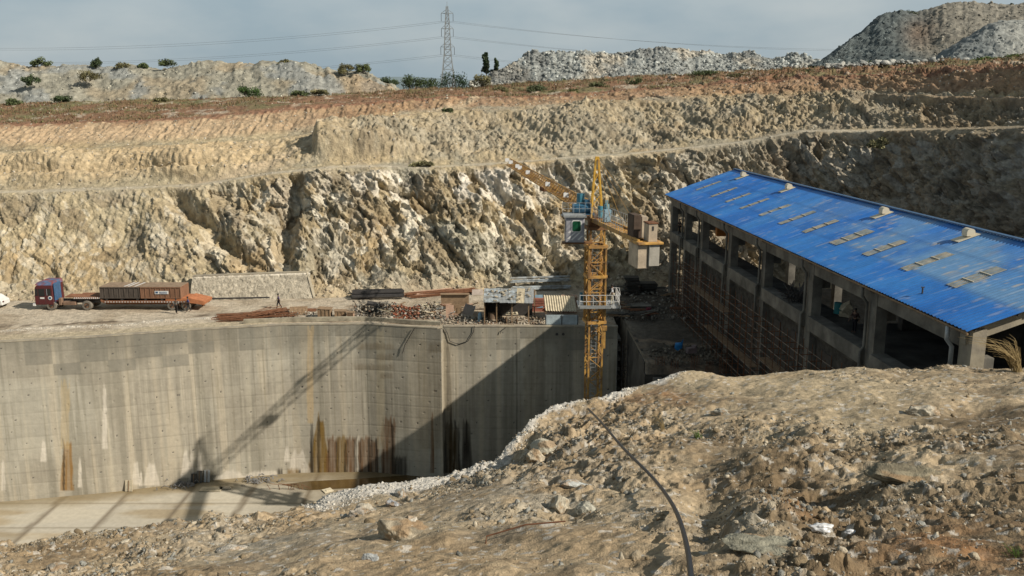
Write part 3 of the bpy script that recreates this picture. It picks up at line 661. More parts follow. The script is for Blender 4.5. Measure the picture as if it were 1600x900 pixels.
# hollows and outcrops read off the photo
dz += .16*blob(1180, 830, 75, 45)+.20*blob(1430, 740, 60, 28)-.45*blob(1110, 790, 45, 60)-.35*blob(1290, 760, 60, 35)-.3*blob(1530, 640, 60, 12)+.35*blob(870, 700, 60, 35)-.3*blob(900, 800, 40, 20)
rimd = np.clip(rY[None]-BY, 0, 9)
dz += .35*np.exp(-(rimd/1.0)**2)*sstep(480, 520, bpx)*(1-sstep(1070, 1150, bpx))*(over <= 0)
dz *= far*.9+.1; dz *= np.where(over > 0, 1.0, 1)
BP2 = BP_.copy(); BP2[..., 2] += dz
BP2[..., 1] += np.where(over > 0, fA*.3, 0)*sstep(0, 1, over)
n1 = fbm(q*.33, 650, 4)*1.7; n2 = fbm(q*1.3, 651, 4)*1.7; n3 = fbm(q*.8+7, 652, 3)*1.7
sand = np.array([.455, .36, .235]); c = lerp(sand, [.31, .235, .145], sstep(-.2, .5, n1))
c = lerp(c, [.32, .28, .20], sstep(.0, .5, n3)*.5)
c = lerp(c, [.19, .14, .085], sstep(.05, .6, n2)*.6)
c = lerp(c, [.40, .36, .27], sstep(.62, .8, rA)*sstep(.1, .3, eA)*.3*rough_a)
c = c*(1-.35*(1-sstep(0, .12, eB))*np.clip(rough_a, 0, 1))[..., None]
c = lerp(c, [.38, .36, .30], np.clip(blob(850, 790, 150, 60)+blob(400, 850, 140, 35), 0, 1)*.6*sstep(-.6, .2, n2))
c = lerp(c, [.42, .31, .185], np.clip(blob(640, 890, 150, 28)+blob(920, 850, 110, 40)+blob(460, 810, 50, 20), 0, 1)*.8)
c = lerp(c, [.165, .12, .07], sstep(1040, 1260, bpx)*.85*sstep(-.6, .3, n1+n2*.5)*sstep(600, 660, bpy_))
c = lerp(c, [.43, .355, .235], np.clip(blob(1230, 600, 190, 24)+blob(1340, 650, 120, 40), 0, 1)*.8)
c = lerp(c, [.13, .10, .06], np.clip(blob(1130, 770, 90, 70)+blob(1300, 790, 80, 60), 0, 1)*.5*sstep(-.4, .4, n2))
c = lerp(c, [.34, .17, .07], np.clip(blob(1240, 790, 45, 30)+blob(1030, 625, 60, 14)+blob(1500, 850, 120, 40), 0, 1)*.6*sstep(-.5, .3, n2))
c = lerp(c, [.27, .265, .215], np.clip(blob(1180, 835, 48, 40)+blob(1430, 740, 45, 22), 0, 1)*.7*sstep(-.6, .3, n2))
c = lerp(c, [.50, .46, .38], (rB > .88)*.6*rough_a); c = lerp(c, [.52, .50, .45], (rC > .93)*.7)
rw = np.interp(bpx, [470, 500, 600, 700, 780, 800, 860, 920, 960, 1000, 1060, 1080], [0, 2.0, 1.5, 1.4, 3.0, 1.6, .7, .45, 1.4, .4, .8, 0])
c = lerp(c, [.60, .58, .53], sstep(rw+.45*n2, rw*.35+.45*n2, rimd)*(rw > .05)*(over < .7)*.9*sstep(-1.1, -.1, n2+.6))
c = c*(1+.22*fbm(q*9, 653, 2)*1.5)[..., None]*.90
bank = mesh_np('ground', BP2, grid_faces(*BX.shape), M_fore, col=c); tag(bank, kind='structure')
BF = BP2.reshape(-1, 3)
def bank_at(px_, py_):
    """point of the bank seen at a photo pixel"""
    m = (over.ravel() <= .5) & (BY.ravel() > 7)
    a, b_ = proj(BF[:, 0], np.maximum(BF[:, 1], .5), BF[:, 2]); dd = np.where(m, (a-px_)**2+(b_-py_)**2, 1e12); k = int(dd.argmin())
    if dd[k] < 9: k = int(np.where(dd < 12, BF[:, 1], 1e9).argmin())
    return Vector(BF[k].tolist())
mk = (over <= .05) & (BY > 7.5) & (bpx > -60) & (bpx < 1660)
for nm, n, s0, s1, pw, sub in (('gravel', 30000, .012, .045, 2.4, 1), ('stones', 5200, .03, .13, 3.4, 1), ('stones', 330, .06, .20, 3.2, 2)):
    wgt = (mk*(rough_a**1.5)*(.15+np.maximum(BY, 0)/30.0)*np.clip(.25+1.3*sstep(-.5, .5, n3+n2*.5), .1, 2)).ravel(); i = rng.choice(len(BF), n, p=wgt/wgt.sum())
    S = s0+(s1-s0)*rng.random(n)**pw; Pp = BF[i].copy(); Pp[:, 2] += S*.15; Pp[:, :2] += rng.normal(0, .03, (n, 2))
    cc_ = lerp(np.array([.22, .17, .105]), np.array([.50, .45, .35]), rng.random(n)**2.6); g = rng.random(n) < .25; cc_[g] = np.array([.28, .28, .25])*rng.uniform(.6, 1.2, (g.sum(), 1))
    o = scatter_rocks('loose_'+nm, Pp, S, cc_, M_fore, sub)
    tag(o, {30000: 'fine beige gravel scattered over the near bank', 5200: 'fist sized broken stones lying all over the near bank', 330: 'larger broken rocks scattered on the near bank'}[n], 'gravel' if nm == 'gravel' else 'stones', kind='stuff')
# white broken mortar along the rim
wm = ((rimd < rw*.9) & (rw > .2) & (over < .3) & (BY > 7)).ravel().astype(float); i = rng.choice(len(BF), 2600, p=wm/wm.sum()); S = .015+.09*rng.random(2600)**4
o = scatter_rocks('mortar_rubble', BF[i], S, np.array([.60, .575, .51])*rng.uniform(.55, 1.05, (2600, 1)), M_fore); tag(o, 'lumps of white mortar along the lip of the near bank', 'rubble', kind='stuff')
i = rng.choice(np.flatnonzero(((XR[None] < -15)*np.ones_like(RY)*(np.abs(RY-yf-4.6) < .7)).ravel()), 2600)
o = scatter_rocks('loose_gravel', RP.reshape(-1, 3)[i], .04+.12*rng.random(2600)**2, np.array([.6, .56, .48])*rng.uniform(.6, 1.1, (2600, 1)), M_rock); tag(o, 'strip of pale gravel along the road edge above the wall', 'gravel', kind='stuff')
# ------------------------------------------------------------ concrete block and slot right of the wall
blk = empty('concrete_block', (15.5, 77, PIT), 0, 'dark stepped concrete pit wall in the shade right of the crane mast', 'wall')
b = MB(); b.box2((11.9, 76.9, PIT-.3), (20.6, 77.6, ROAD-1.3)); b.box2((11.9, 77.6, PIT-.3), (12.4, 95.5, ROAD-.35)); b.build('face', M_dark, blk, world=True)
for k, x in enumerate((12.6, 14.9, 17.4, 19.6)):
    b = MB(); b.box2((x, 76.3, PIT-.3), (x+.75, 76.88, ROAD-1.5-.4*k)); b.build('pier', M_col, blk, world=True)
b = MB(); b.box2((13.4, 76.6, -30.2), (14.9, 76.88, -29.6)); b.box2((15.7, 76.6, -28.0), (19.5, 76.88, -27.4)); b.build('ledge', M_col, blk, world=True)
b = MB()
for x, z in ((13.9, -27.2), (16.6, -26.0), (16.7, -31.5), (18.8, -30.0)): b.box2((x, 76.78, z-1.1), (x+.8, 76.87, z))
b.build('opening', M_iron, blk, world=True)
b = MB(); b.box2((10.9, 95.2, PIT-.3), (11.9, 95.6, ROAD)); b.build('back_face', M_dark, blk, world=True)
b = MB()
for z in np.arange(-38, -23.4, 1.05): b.box2((10.9, 89.6, z), (11.25, 94.8, z+.28))
b.build('shutter_rib', M_col, blk, world=True)
t_ = empty('ladder_tower', (11.5, 88.0, PIT), 0, 'narrow dark ladder standing in the slot beside the retaining wall end', 'ladder')
for x in (11.25, 11.8):
    b = MB(); b.bar((x, 88, PIT), (x, 88, -24.2), .07); b.build('rail', M_iron, t_, world=True)
b = MB()
for z in np.arange(PIT+.3, -24.3, .45): b.bar((11.25, 88, z), (11.8, 88, z), .045)
b.build('rungs', M_iron, t_, world=True)

# ------------------------------------------------------------ blue roofed building
E0 = Vector((18.4, 104.9, 0)); E1 = Vector((22.06, 41.9, 0)); AX = (E1-E0).normalized(); PX = Vector((-AX.y, AX.x, 0)); BL = (E1-E0).length
if PX.x < 0: PX = -PX
ZE, RISE, HW = -10.7, 2.75, 7.8
bld = empty('power_house', (E0.x, E0.y, ROAD), 0, 'long open concrete frame building under a bright blue corrugated roof', 'building')
def bp(s, w_, z): q = E0+AX*s+PX*w_; return Vector((q.x, q.y, z))
def sY(Y): return (E0.y-Y)/-AX.y
def bbox(b, s0, s1, w0, w1, z0, z1):
    v = [bp(s, w_, z) for z in (z0, z1) for w_ in (w0, w1) for s in (s0, s1)]
    return b.add(v, [(0, 2, 3, 1), (4, 5, 7, 6), (0, 1, 5, 4), (2, 6, 7, 3), (0, 4, 6, 2), (1, 3, 7, 5)])
colY = [104.9, 97.9, 91.1, 81.4, 72.1, 62.2, 52.5, 42.5]; colS = [sY(y) for y in colY]
colS[0] += .5; W2 = 15.6
cd = [.9, .75, .85, .95, .95, 1.0, 1.05, 1.1]
for k, s in enumerate(colS):
    zb = ROAD-.6 if k < 3 else -33.0
    if k == 7: zb = -14.0
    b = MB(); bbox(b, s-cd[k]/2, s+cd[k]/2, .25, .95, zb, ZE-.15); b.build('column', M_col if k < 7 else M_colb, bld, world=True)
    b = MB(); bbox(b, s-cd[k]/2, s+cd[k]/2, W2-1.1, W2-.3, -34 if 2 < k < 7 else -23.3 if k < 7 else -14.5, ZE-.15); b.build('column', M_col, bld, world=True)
    # bracket carrying the crane rail
    b = MB(); bbox(b, s-.3, s+.3, .95, 1.6, -12.95, -12.35); b.build('bracket', M_col, bld, world=True)
def spans():
    for k in range(7): yield k, colS[k]+cd[k]/2+.003, colS[k+1]-cd[k+1]/2-.003
for k, s0, s1 in spans():
    for w0, w1 in ((.28, .8), (W2-.95, W2-.5)):
        b = MB(); bbox(b, s0, s1, w0, w1, -11.95, -11.15); b.build('eave_beam', M_col, bld, world=True)
    b = MB(); bbox(b, s0, s1, .02, 1.05, -15.9, -14.9); b.build('floor_beam', M_col, bld, world=True)
    b = MB(); bbox(b, s0, s1, W2-1.1, W2-.3, -15.9, -14.9); b.build('floor_beam', M_col, bld, world=True)
    b = MB(); bbox(b, s0, s1, .35, 1.0, -16.25, -15.903); b.build('beam_haunch', M_dark, bld, world=True)
# slab of the upper floor (partial: a strip by each side, full in the near bays)
b = MB(); bbox(b, .5, BL-.7, 1.06, 3.0, -15.4, -15.1); b.build('floor_slab', M_dark, bld, world=True)
b = MB(); bbox(b, sY(60), BL-.7, 3.003, W2-1.12, -15.4, -15.1); b.build('floor_slab', M_dark, bld, world=True)
# gable rafters and cross ties at every column
for k, s in enumerate(colS):
    for sg in (0, 1):
        b = MB(); z0, z1 = ZE-.2, ZE+RISE-.2
        wa, wb = (.1, HW) if sg == 0 else (W2-.1, HW+.002)
        th = .75 if k == 7 else .35
        v = [bp(s+ds, w_, z-dz_) for ds in (-.2, .2) for (w_, z) in ((wa, z0), (wb, z1)) for dz_ in (0, th)]
        b.add(v, [(0, 2, 3, 1), (4, 5, 7, 6), (0, 4, 6, 2), (1, 3, 7, 5), (0, 1, 5, 4), (2, 6, 7, 3)])
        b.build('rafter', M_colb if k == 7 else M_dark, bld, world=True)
# lower infill walls with openings, below the floor beam
for k, s0, s1 in spans():
    if k < 1: continue
    b = MB(); zt, zb = -16.26, (-24.3 if k < 3 else -34)
    bbox(b, s0, s1, .75, .95, zb, zt)
    iw = b.build('infill_wall', mat('dusty_masonry', (.07, .066, .058), var=.5, scale=2.2, bump=.4, col2=(.05, .046, .04)), bld, world=True)
    for f in (.25, .68):
        sc = s0+(s1-s0)*f; b = MB(); bbox(b, sc-.75, sc+.75, .70, .747, -19.3, -17.1); q = b.build('opening', M_iron, iw); q.data.transform(Matrix.Translation(-bld.location))
# roof: two corrugated slopes with worn blue paint, geometry follows the ribs
def roof(side):
    ns, nw = int((BL+1.2)/.085), 44
    s = np.linspace(-.7, BL+.5, ns); ww = np.linspace(0, 1, nw); Sg, Wg = np.meshgrid(s, ww)
    rib = .028*np.sin(Sg/.34*2*math.pi); w0 = -.35
    wv = w0+(HW-w0)*Wg; skew = -.12*wv*sstep(BL-3, BL+.5, Sg)*-1
    z = ZE+RISE*(wv)/HW+rib+.05
    # three overlapping courses of sheet
    crs = np.floor(Wg*3.0-.001); z = z+.02*(crs+1-(Wg*3))
    if side: wv = 2*HW-wv
    X = E0.x+AX.x*Sg+PX.x*wv; Y = E0.y+AX.y*Sg+PX.y*wv-skew*-1*.0
    Pq = np.stack([X, Y, z], -1); L = np.stack([Sg, wv, Sg*0], -1)
    c = lerp(np.array([.020, .155, .52]), np.array([.035, .20, .56]), sstep(-.4, .4, fbm(L*np.array([.35, .2, 1]), 700, 3)*1.6))
    sh = np.floor(Sg/1.05+crs*.37); c = c*(.88+.24*h3(sh, crs, crs*0, 71))[..., None]
    nearf = sstep(18, 55, Sg)*sstep(.28, .36, Wg)
    c = lerp(c, [.16, .32, .52], nearf*.8*sstep(-.7, .5, fbm(L*.4, 701, 3)*1.5))
    scr = fbm(np.stack([Sg*5.5, wv*.7, Sg*0], -1), 702, 4)*1.8
    c = lerp(c, [.35, .45, .56], sstep(.55, .95, scr)*(.22+.4*nearf))
    c = lerp(c, [.45, .42, .36], sstep(.75, .95, fbm(L*np.array([3., 1.5, 1]), 703, 4)*1.9)*(.3+.4*nearf))
    c = lerp(c, [.30, .30, .30], sstep(.955, .985, h3(np.floor(Sg/.5), np.floor(wv/.9), crs*0, 77))*.35*nearf)
    for e in (1/3, 2/3): c = lerp(c, [.018, .08, .28], (1-sstep(.0, .012, np.abs(Wg-e)))*.7)
    return mesh_np('roof', (Pq-np.array(bld.location)).reshape(-1, 3), grid_faces(nw, ns), mat('blue_roof_paint', attr=True, var=.12, scale=2.5, bump=.05, rough=.42, metal=0), bld, col=c)
rf = roof(0); rf2 = roof(1)
def roofsw(px_, py_):
    v = (450-py_)/F; ray = Vector(((px_-800)/F, CP+v*SP, -SP+v*CP)); best = None
    # plane z = ZE+.05+RISE/HW*w
    a0 = E0.dot(PX); g = RISE/HW
    t = (ZE+.05-g*a0)/(ray.z-g*ray.dot(PX)); q = ray*t
    return (q-E0).dot(AX), (q-E0).dot(PX)
def rpt(s, w_, dz): return bp(s, w_, ZE+.05+RISE*w_/HW+dz)
sks = [((1087, 297), (1127, 284), .8), ((1110, 307), (1153, 294), .8), ((1133, 315.5), (1174, 303), .8), ((1156, 326), (1202, 311), .8), ((1186, 336.5), (1236, 321), .85), ((1216, 349.5), (1275, 331.5), .85),
       ((1253, 362.5), (1311, 345.5), .85), ((1299, 381), (1362, 361), 1.3), ((1348, 398), (1416, 378), .95), ((1406, 420), (1491, 398.5), .95), ((1480, 446), (1572, 422), 1.05)]
for (a, c, wd) in sks:
    s0, w0 = roofsw(*a); s1, w1 = roofsw(*c); s = (s0+s1)/2
    b = MB(); b.corr(rpt(s-wd/2, w0, .04), rpt(s+wd/2, w0, .04)-rpt(s-wd/2, w0, .04), rpt(s, w1, .04)-rpt(s, w0, .04), amp=.02, per=.17)
    sk = b.build('skylight_panel', M_sky, rf); sk.data.transform(Matrix.Translation(-bld.location))
    for f in (.33, .68):
        b = MB(); w_ = w0+(w1-w0)*f; q = rpt(s-wd/2, w_, .07); b.bar(q, rpt(s+wd/2, w_, .07), .06, .03)
        q = b.build('lap_strip', M_cream, rf); q.data.transform(Matrix.Translation(-bld.location))
for (px_, py_) in ((1166, 275), (1236, 295), (1387, 333.5), (1541, 361)):
    s, w_ = roofsw(px_, py_); w_ = min(w_, HW-.75)
    b = MB(); v = [rpt(s-.45, w_-1.1, .07), rpt(s+.45, w_-1.1, .07), rpt(s+.45, w_+.25, .07), rpt(s-.45, w_+.25, .07)]; v += [q+Vector((0, 0, .04)) for q in v]
    b.add(v, [(0, 3, 2, 1), (4, 5, 6, 7), (0, 1, 5, 4), (1, 2, 6, 5), (2, 3, 7, 6), (3, 0, 4, 7)])
    ve = b.build('vent', M_cream, rf); ve.data.transform(Matrix.Translation(-bld.location))
    b = MB(); c0 = rpt(s, w_-.25, .12); n = 10
    prof = [(math.cos(t)*.42, math.sin(t)*.30+.35) for t in np.linspace(0, math.pi, n)]+[(-.42, 0), (.42, 0)]
    va = [c0+PX*x*.62+Vector((0, 0, z*.72))+AX*-.30 for x, z in prof]; vb = [q+AX*.60 for q in va]; m_ = len(prof)
    b.add(va+vb, [tuple(range(m_)), tuple(range(m_, 2*m_))[::-1]]+[(k, (k+1) % m_, m_+(k+1) % m_, m_+k) for k in range(m_)])
    q = b.build('vent_hood', M_cream, ve); q.data.transform(Matrix.Translation(-bld.location))
b = MB(); b.bar(rpt(-.7, HW, .09), rpt(BL+.5, HW, .09), .35, .08); q = b.build('ridge_cap', M_blue, rf); q.data.transform(Matrix.Translation(-bld.location))
b = MB(); b.tube([rpt(-.7, -.36, -.12), rpt(BL+.5, -.36, -.12)], .055, 6); q = b.build('gutter', M_wood, bld, world=True)
b = MB()
for w_ in (.15, 2.2, 4.2, 6.2): b.bar(rpt(-.5, w_, -.16), rpt(BL+.3, w_, -.16), .09, .14)
b.build('purlins', M_iron, bld, world=True)
b = MB()      # broken brick and timber packed on the eave beam
for k in range(120):
    s = rng.uniform(1, BL-1); b.box(bp(s, .45+rng.uniform(-.15, .15), -11.07+rng.uniform(-.06, .1)), (rng.uniform(.08, .3), rng.uniform(.2, .9), rng.uniform(.05, .16)), (0, 0, rng.uniform(-.4, .4)))
tag(b.build('packing', M_wood, bld, world=True), kind='stuff')
for s_, lo in ((colS[2], -22.8), (colS[1], -22.8), (colS[3], -26), (colS[4], -27), (colS[5], -31), (colS[6], -31)):
    b = MB(); q = .05; b.tube([bp(s_-.32, -.3, -10.95), bp(s_-.32, -.3, -11.5), bp(s_-.32, q, -12.0), bp(s_-.32, q, -14.7), bp(s_-.32, -.16, -14.95), bp(s_-.32, -.16, lo)], .10, 8)
    b.build('downpipe', M_col, bld, world=True, smooth=True)
b = MB(); b.tube([bp(colS[7]-.66, -.35, -10.95), bp(colS[7]-.66, -.35, -11.6), bp(colS[7]-.66, -.05, -12.0), bp(colS[7]-.66, -.05, -14)], .12, 8); b.build('downpipe', M_galv, bld, world=True, smooth=True)
# cross walls and machinery inside: dark bulkheads in the near bays
b = MB(); bbox(b, sY(58.5), sY(57.9), 5.0, 10.0, -15.08, -12.2); b.build('inner_wall', M_dark, bld, world=True)
b = MB(); bbox(b, sY(50.6), sY(50.1), 5.0, 12.0, -15.08, -12.6); b.build('inner_wall', M_dark, bld, world=True)
for k in range(9):
    b = MB(); s = sY(57)+k*1.7; bbox(b, s, s+.35, 8.2, 8.6, -15.09, -9.0); b.build('inner_post', M_iron, bld, world=True)
# orange travelling crane inside the far bays
gan = empty('travelling_crane', bp(sY(88), HW, -13.2), 0, 'orange overhead travelling crane inside the far bays of the blue roofed building', 'crane')
for y in (89.5, 85.5):
    b = MB(); bbox(b, sY(y)-.3, sY(y)+.3, 1.3, W2-1.3, -13.35, -12.35); b.build('girder', mat('orange_paint', (.36, .13, .025), rough=.5, var=.25, bump=.05), gan, world=True)
for w_ in (1.35, W2-1.6):
    b = MB(); bbox(b, sY(90.3), sY(84.7), w_-.12, w_+.3, -12.34, -12.0); b.build('end_carriage', mat('orange_paint'), gan, world=True)
b = MB(); bbox(b, sY(88.9), sY(86.1), 6, 7.6, -12.33, -11.8); b.build('trolley', M_iron, gan, world=True)
b = MB(); bbox(b, sY(92), sY(84), .98, 1.2, -12.345, -12.1); b.build('rail', M_iron, gan, world=True)
# clutter on the upper floor seen through the bays
def on_floor(px_, py_, z=-15.1): return atz(px_, py_, z)
c0 = at(1237, 452, 66.5)
cl = empty('coiled_hoses', (c0.x+.5, c0.y, -15.1), 0, 'tangled pile of black pipes on the upper floor seen through the middle bay', 'pipe pile')
b = MB()
for k in range(46):
    p = Vector(rng.normal(0, 1, 3)*np.array([.55, .5, .0]).tolist()); a = rng.uniform(0, 6.28); h = abs(rng.normal(0, .8))
    b.tube([p, p+Vector((math.cos(a)*.4, math.sin(a)*.4, .5+h*.3)), p+Vector((math.cos(a)*1.1, math.sin(a)*.9, .4+h*.9))], .035, 4)
b.build('pipes', M_iron, cl)
for px_, py_, col_, lab in ((1283, 487, (.03, .25, .27), 'teal drum beside the column on the upper floor edge'),):
    b = MB(); q = atz(px_, py_+3, -14.9); q += PX*1.2; b.bar(q, q+Vector((0, 0, .8)), .55, n=12); o = centred(b.build('drum', mat('teal_drum', col_, rough=.5))); tag(o, lab, 'drum')
b = MB(); q = atz(1294, 492, -14.9)+PX*1.3
for k in range(5): b.box(q+Vector(rng.normal(0, .3, 3).tolist())*.6+Vector((0, 0, .25)), (.7, .5, .4), rng.normal(0, .4, 3).tolist())
o = centred(b.build('sack_pile', M_asb)); tag(o, 'heap of pale sacks on the upper floor edge beside the teal drum', 'sacks')
# pipe stub on the roof
s, w_ = roofsw(1441, 459); b = MB(); q = rpt(s, w_, .02); b.bar(q, q+Vector((0, 0, .32)), .09, n=8); b.box(q+Vector((0, 0, .35)), (.2, .05, .05)); o = centred(b.build('pipe_stub', M_iron)); tag(o, 'small dark pipe stub standing up from the blue roof near its lower edge', 'pipe')

# ------------------------------------------------------------ scaffold along the building
sc = empty('scaffold', bp(sY(78), -.9, -31), 0, 'tall rusty pipe scaffold against the shaded side of the concrete building', 'scaffold')
ss = np.linspace(sY(96.5), sY(55), 27)
for k, s in enumerate(ss):
    for w_ in (-.25, -1.25):
        zl = -23.2 if s < sY(78) else -33; b = MB(); b.bar(bp(s, w_, zl), bp(s, w_, -16.3-.25*rng.random()), .055, n=5); b.build('standard', M_rust, sc, world=True)
for z in np.arange(-32, -16.5, 1.35):
    for w_ in (-.25, -1.25):
        b = MB(); s0 = ss[0] if z > -23 else sY(78)
        b.bar(bp(s0, w_+.06, z), bp(ss[-1], w_+.06, z), .05, n=5); b.build('ledger', mat('pale_scaffold_pipe', (.26, .21, .165), var=.4, scale=1.5, bump=.1) if rng.random() < .75 else M_rust, sc, world=True)
tp_ = [(z, s) for z in np.arange(-32, -16.5, 1.35)[::-1] for s in ss if z > -23 or s > sY(78)]
for z, s in tp_[:96]: b = MB(); b.bar(bp(s, -1.4, z-.04), bp(s, .05, z-.04), .045); b.build('transom', M_rust, sc, world=True)
b = MB()
for z, s in tp_[96:]: b.bar(bp(s, -1.4, z-.04), bp(s, .05, z-.04), .045)
tag(b.build('transom', M_rust, sc, world=True), kind='stuff')
b = MB()
for z, s0, s1 in ((-18.4, sY(90), sY(78)), (-21.1, sY(84), sY(70)), (-23.8, sY(74), sY(60)), (-19.7, sY(68), sY(60))): bbox(b, s0, s1, -1.15, -.4, z-.10, z-.05)
b.build('planks', M_wood, sc, world=True)
# yellow grass tuft / dry reeds on the bank at the right edge
def tuft(p, n, h, m, name, lab, cat_, lean=(-.6, 0), w_=.012, sp=.25):
    b = MB()
    for k in range(n):
        a = rng.uniform(0, 6.28); r0 = rng.random()*sp; q = Vector((math.cos(a)*r0, math.sin(a)*r0, -.1)); hh = h*rng.uniform(.5, 1.1)
        dx = lean[0]*rng.uniform(.1, 1.3)*hh; dy = rng.normal(0, .2)*hh
        b.tube([q, q+Vector((dx*.2, dy*.3, hh*.5)), q+Vector((dx*.6, dy*.7, hh*.85)), q+Vector((dx*1.1, dy, hh*.95))], [w_, w_*.8, w_*.6, w_*.2], 3)
    o = b.build(name, m); o.location = p; tag(o, lab, cat_); return o
M_straw = mat('dry_reed', (.34, .26, .13), var=.3); M_grn = mat('fresh_grass', (.10, .17, .035), var=.3)
tuft(bank_at(1590, 577), 70, 1.5, M_straw, 'reed_clump', 'arching dry straw coloured reeds at the right edge below the roof end', 'reeds', lean=(-1.1, 0))
tuft(bank_at(1588, 868), 45, .22, M_grn, 'grass_tuft', 'small green grass tuft at the lower right corner of the bank', 'grass', w_=.004, sp=.12)
tuft(bank_at(1092, 680), 30, .30, M_grn, 'grass_tuft', 'small green weed on the bank to the right of the black hose', 'weed', w_=.008, sp=.12)
tuft(bank_at(1038, 668), 14, .6, M_straw, 'dry_weed', 'thin dry weed stalk on the bank just right of the hose top', 'weed', w_=.008, sp=.08)

# ------------------------------------------------------------ tower crane
CX, CY = 6.62, 70.0; jd = Vector((-6.62, 35.0, 0)).normalized(); jn = Vector((jd.y, -jd.x, 0)); ja = math.atan2(jd.y, jd.x)-math.pi/2
crn = empty('tower_crane', (CX, CY, PIT), 0, 'yellow lattice tower crane rising out of the pit in front of the wall', 'crane')
MR = Matrix.Rotation(R(9), 3, 'Z')
def lattice(b, c, w, z0, z1, step, leg, br, rot):
    cs = [rot@Vector((x*w/2, y*w/2, 0))+Vector((c[0], c[1], 0)) for x, y in ((-1, -1), (1, -1), (1, 1), (-1, 1))]
    for q in cs: b.bar((q.x, q.y, z0), (q.x, q.y, z1), leg)
    n = int(round((z1-z0)/step)); st_ = (z1-z0)/n
    for k in range(n+1):
        z = z0+k*st_
        for i in range(4):
            p, r_ = cs[i], cs[(i+1) % 4]
            if k % 2 == 0: b.bar((p.x, p.y, z), (r_.x, r_.y, z), br)
            if k < n:
                if k % 2: p, r_ = r_, p
                b.bar((p.x, p.y, z), (r_.x, r_.y, z+st_), br)
ms = MB(); lattice(ms, (CX, CY), 1.10, PIT, -9.9, .95, .14, .06, MR); mast = ms.build('mast', M_yel, crn, world=True)
b = MB()      # ladder with hoops inside the mast
for s_ in (-.2, .2): b.bar((CX+s_, CY+.3, PIT), (CX+s_, CY+.3, -10.2), .04)
for z in np.arange(PIT+.3, -10.2, .3): b.bar((CX-.2, CY+.3, z), (CX+.2, CY+.3, z), .03)
b.build('ladder', M_galv, crn, world=True)
cg = MB(); lattice(cg, (CX, CY), 1.36, -17.3, -11.2, 1.3, .13, .065, MR)
for z in (-17.3, -13.6, -11.2):
    for s_ in (-1, 1): 
        cg.bar(MR@Vector((-.76, s_*.72, 0))+Vector((CX, CY, z)), MR@Vector((.76, s_*.72, 0))+Vector((CX, CY, z)), .2, .22)
        cg.bar(MR@Vector((s_*.72, -.72, 0))+Vector((CX, CY, z)), MR@Vector((s_*.72, .72, 0))+Vector((CX, CY, z)), .2, .22)
cg.build('climbing_frame', M_yel, crn, world=True)
b = MB(); b.box((CX+.72, CY-.9, -18.6), (.2, .2, 1.5)); b.box((CX+.72, CY-.9, -17.7), (.4, .3, .35)); b.build('jack', M_yel, crn, world=True)
# working platform with rails
pf = MB(); pf.box((CX-.1, CY-1.25, -15.95), (2.4, .55, .06)); pf.box((CX+1.35, CY, -15.95), (1.0, 2.9, .06)); pf.box((CX-1.15, CY, -15.95), (.45, 2.4, .06)); pf.box((CX-.1, CY-1.52, -15.84), (2.4, .03, .26)); pf.box((CX+1.86, CY-.1, -15.84), (.03, 3.0, .26))
plat_ = pf.build('platform', M_galv, crn, world=True)
rl = MB()
for a, c in (((-1.3, -1.5), (1.85, -1.5)), ((1.85, -1.5), (1.85, 1.45))):
    A_, B_ = Vector((CX+a[0], CY+a[1], 0)), Vector((CX+c[0], CY+c[1], 0))
    for z in (-15.4, -14.9): rl.bar((A_.x, A_.y, z), (B_.x, B_.y, z), .035)
    for k in range(7): q = A_.lerp(B_, k/6); rl.bar((q.x, q.y, -15.95), (q.x, q.y, -14.85), .035)
rl.tube([(CX+1.0, CY-1.5, -14.9), (CX+1.3, CY-1.5, -14.3), (CX+1.75, CY-1.5, -14.3), (CX+1.85, CY-1.5, -14.9)], .02, 4)
q = rl.build('railing', M_white, plat_); q.data.transform(Matrix.Translation(-crn.location))
# slewing unit
b = MB(); b.box((CX, CY, -9.75), (1.5, 1.5, .25), (0, 0, ja)); b.bar((CX, CY, -9.6), (CX, CY, -9.2), 1.35, n=16); b.box((CX, CY, -9.05), (1.4, 1.6, .3), (0, 0, ja)); b.build('slewing_unit', mat('brown_crane_steel', (.20, .10, .04), rough=.6), crn, world=True)
b = MB(); b.bar((CX+.25, CY-.55, -8.9), (CX+.25, CY-.55, -8.0), .4, n=12); b.build('slewing_motor', M_teal, crn, world=True)
# tower peak
apex = Vector((CX-.02, CY, -4.35)); tp = MB()
for x, y in ((-.45, -.6), (.45, -.6), (.45, .6), (-.45, .6)):
    p = Vector((CX+x, CY+y, -8.9)); tp.bar(p, apex+Vector((x*.22, y*.22, 0)), .12)
for k in range(1, 5):
    f0, f1 = k/5, (k+1)/5
    for (x, y), (x2, y2) in (((-.45, -.6), (.45, -.6)), ((.45, -.6), (.45, .6)), ((.45, .6), (-.45, .6)), ((-.45, .6), (-.45, -.6))):
        p = Vector((CX+x, CY+y, -8.9)).lerp(apex+Vector((x*.22, y*.22, 0)), f0); q = Vector((CX+x2, CY+y2, -8.9)).lerp(apex+Vector((x2*.22, y2*.22, 0)), f1 if k < 4 else f0)
        tp.bar(p, q, .05)
tp.box(apex, (.3, .4, .25)); tp.build('tower_peak', M_yel2, crn, world=True)
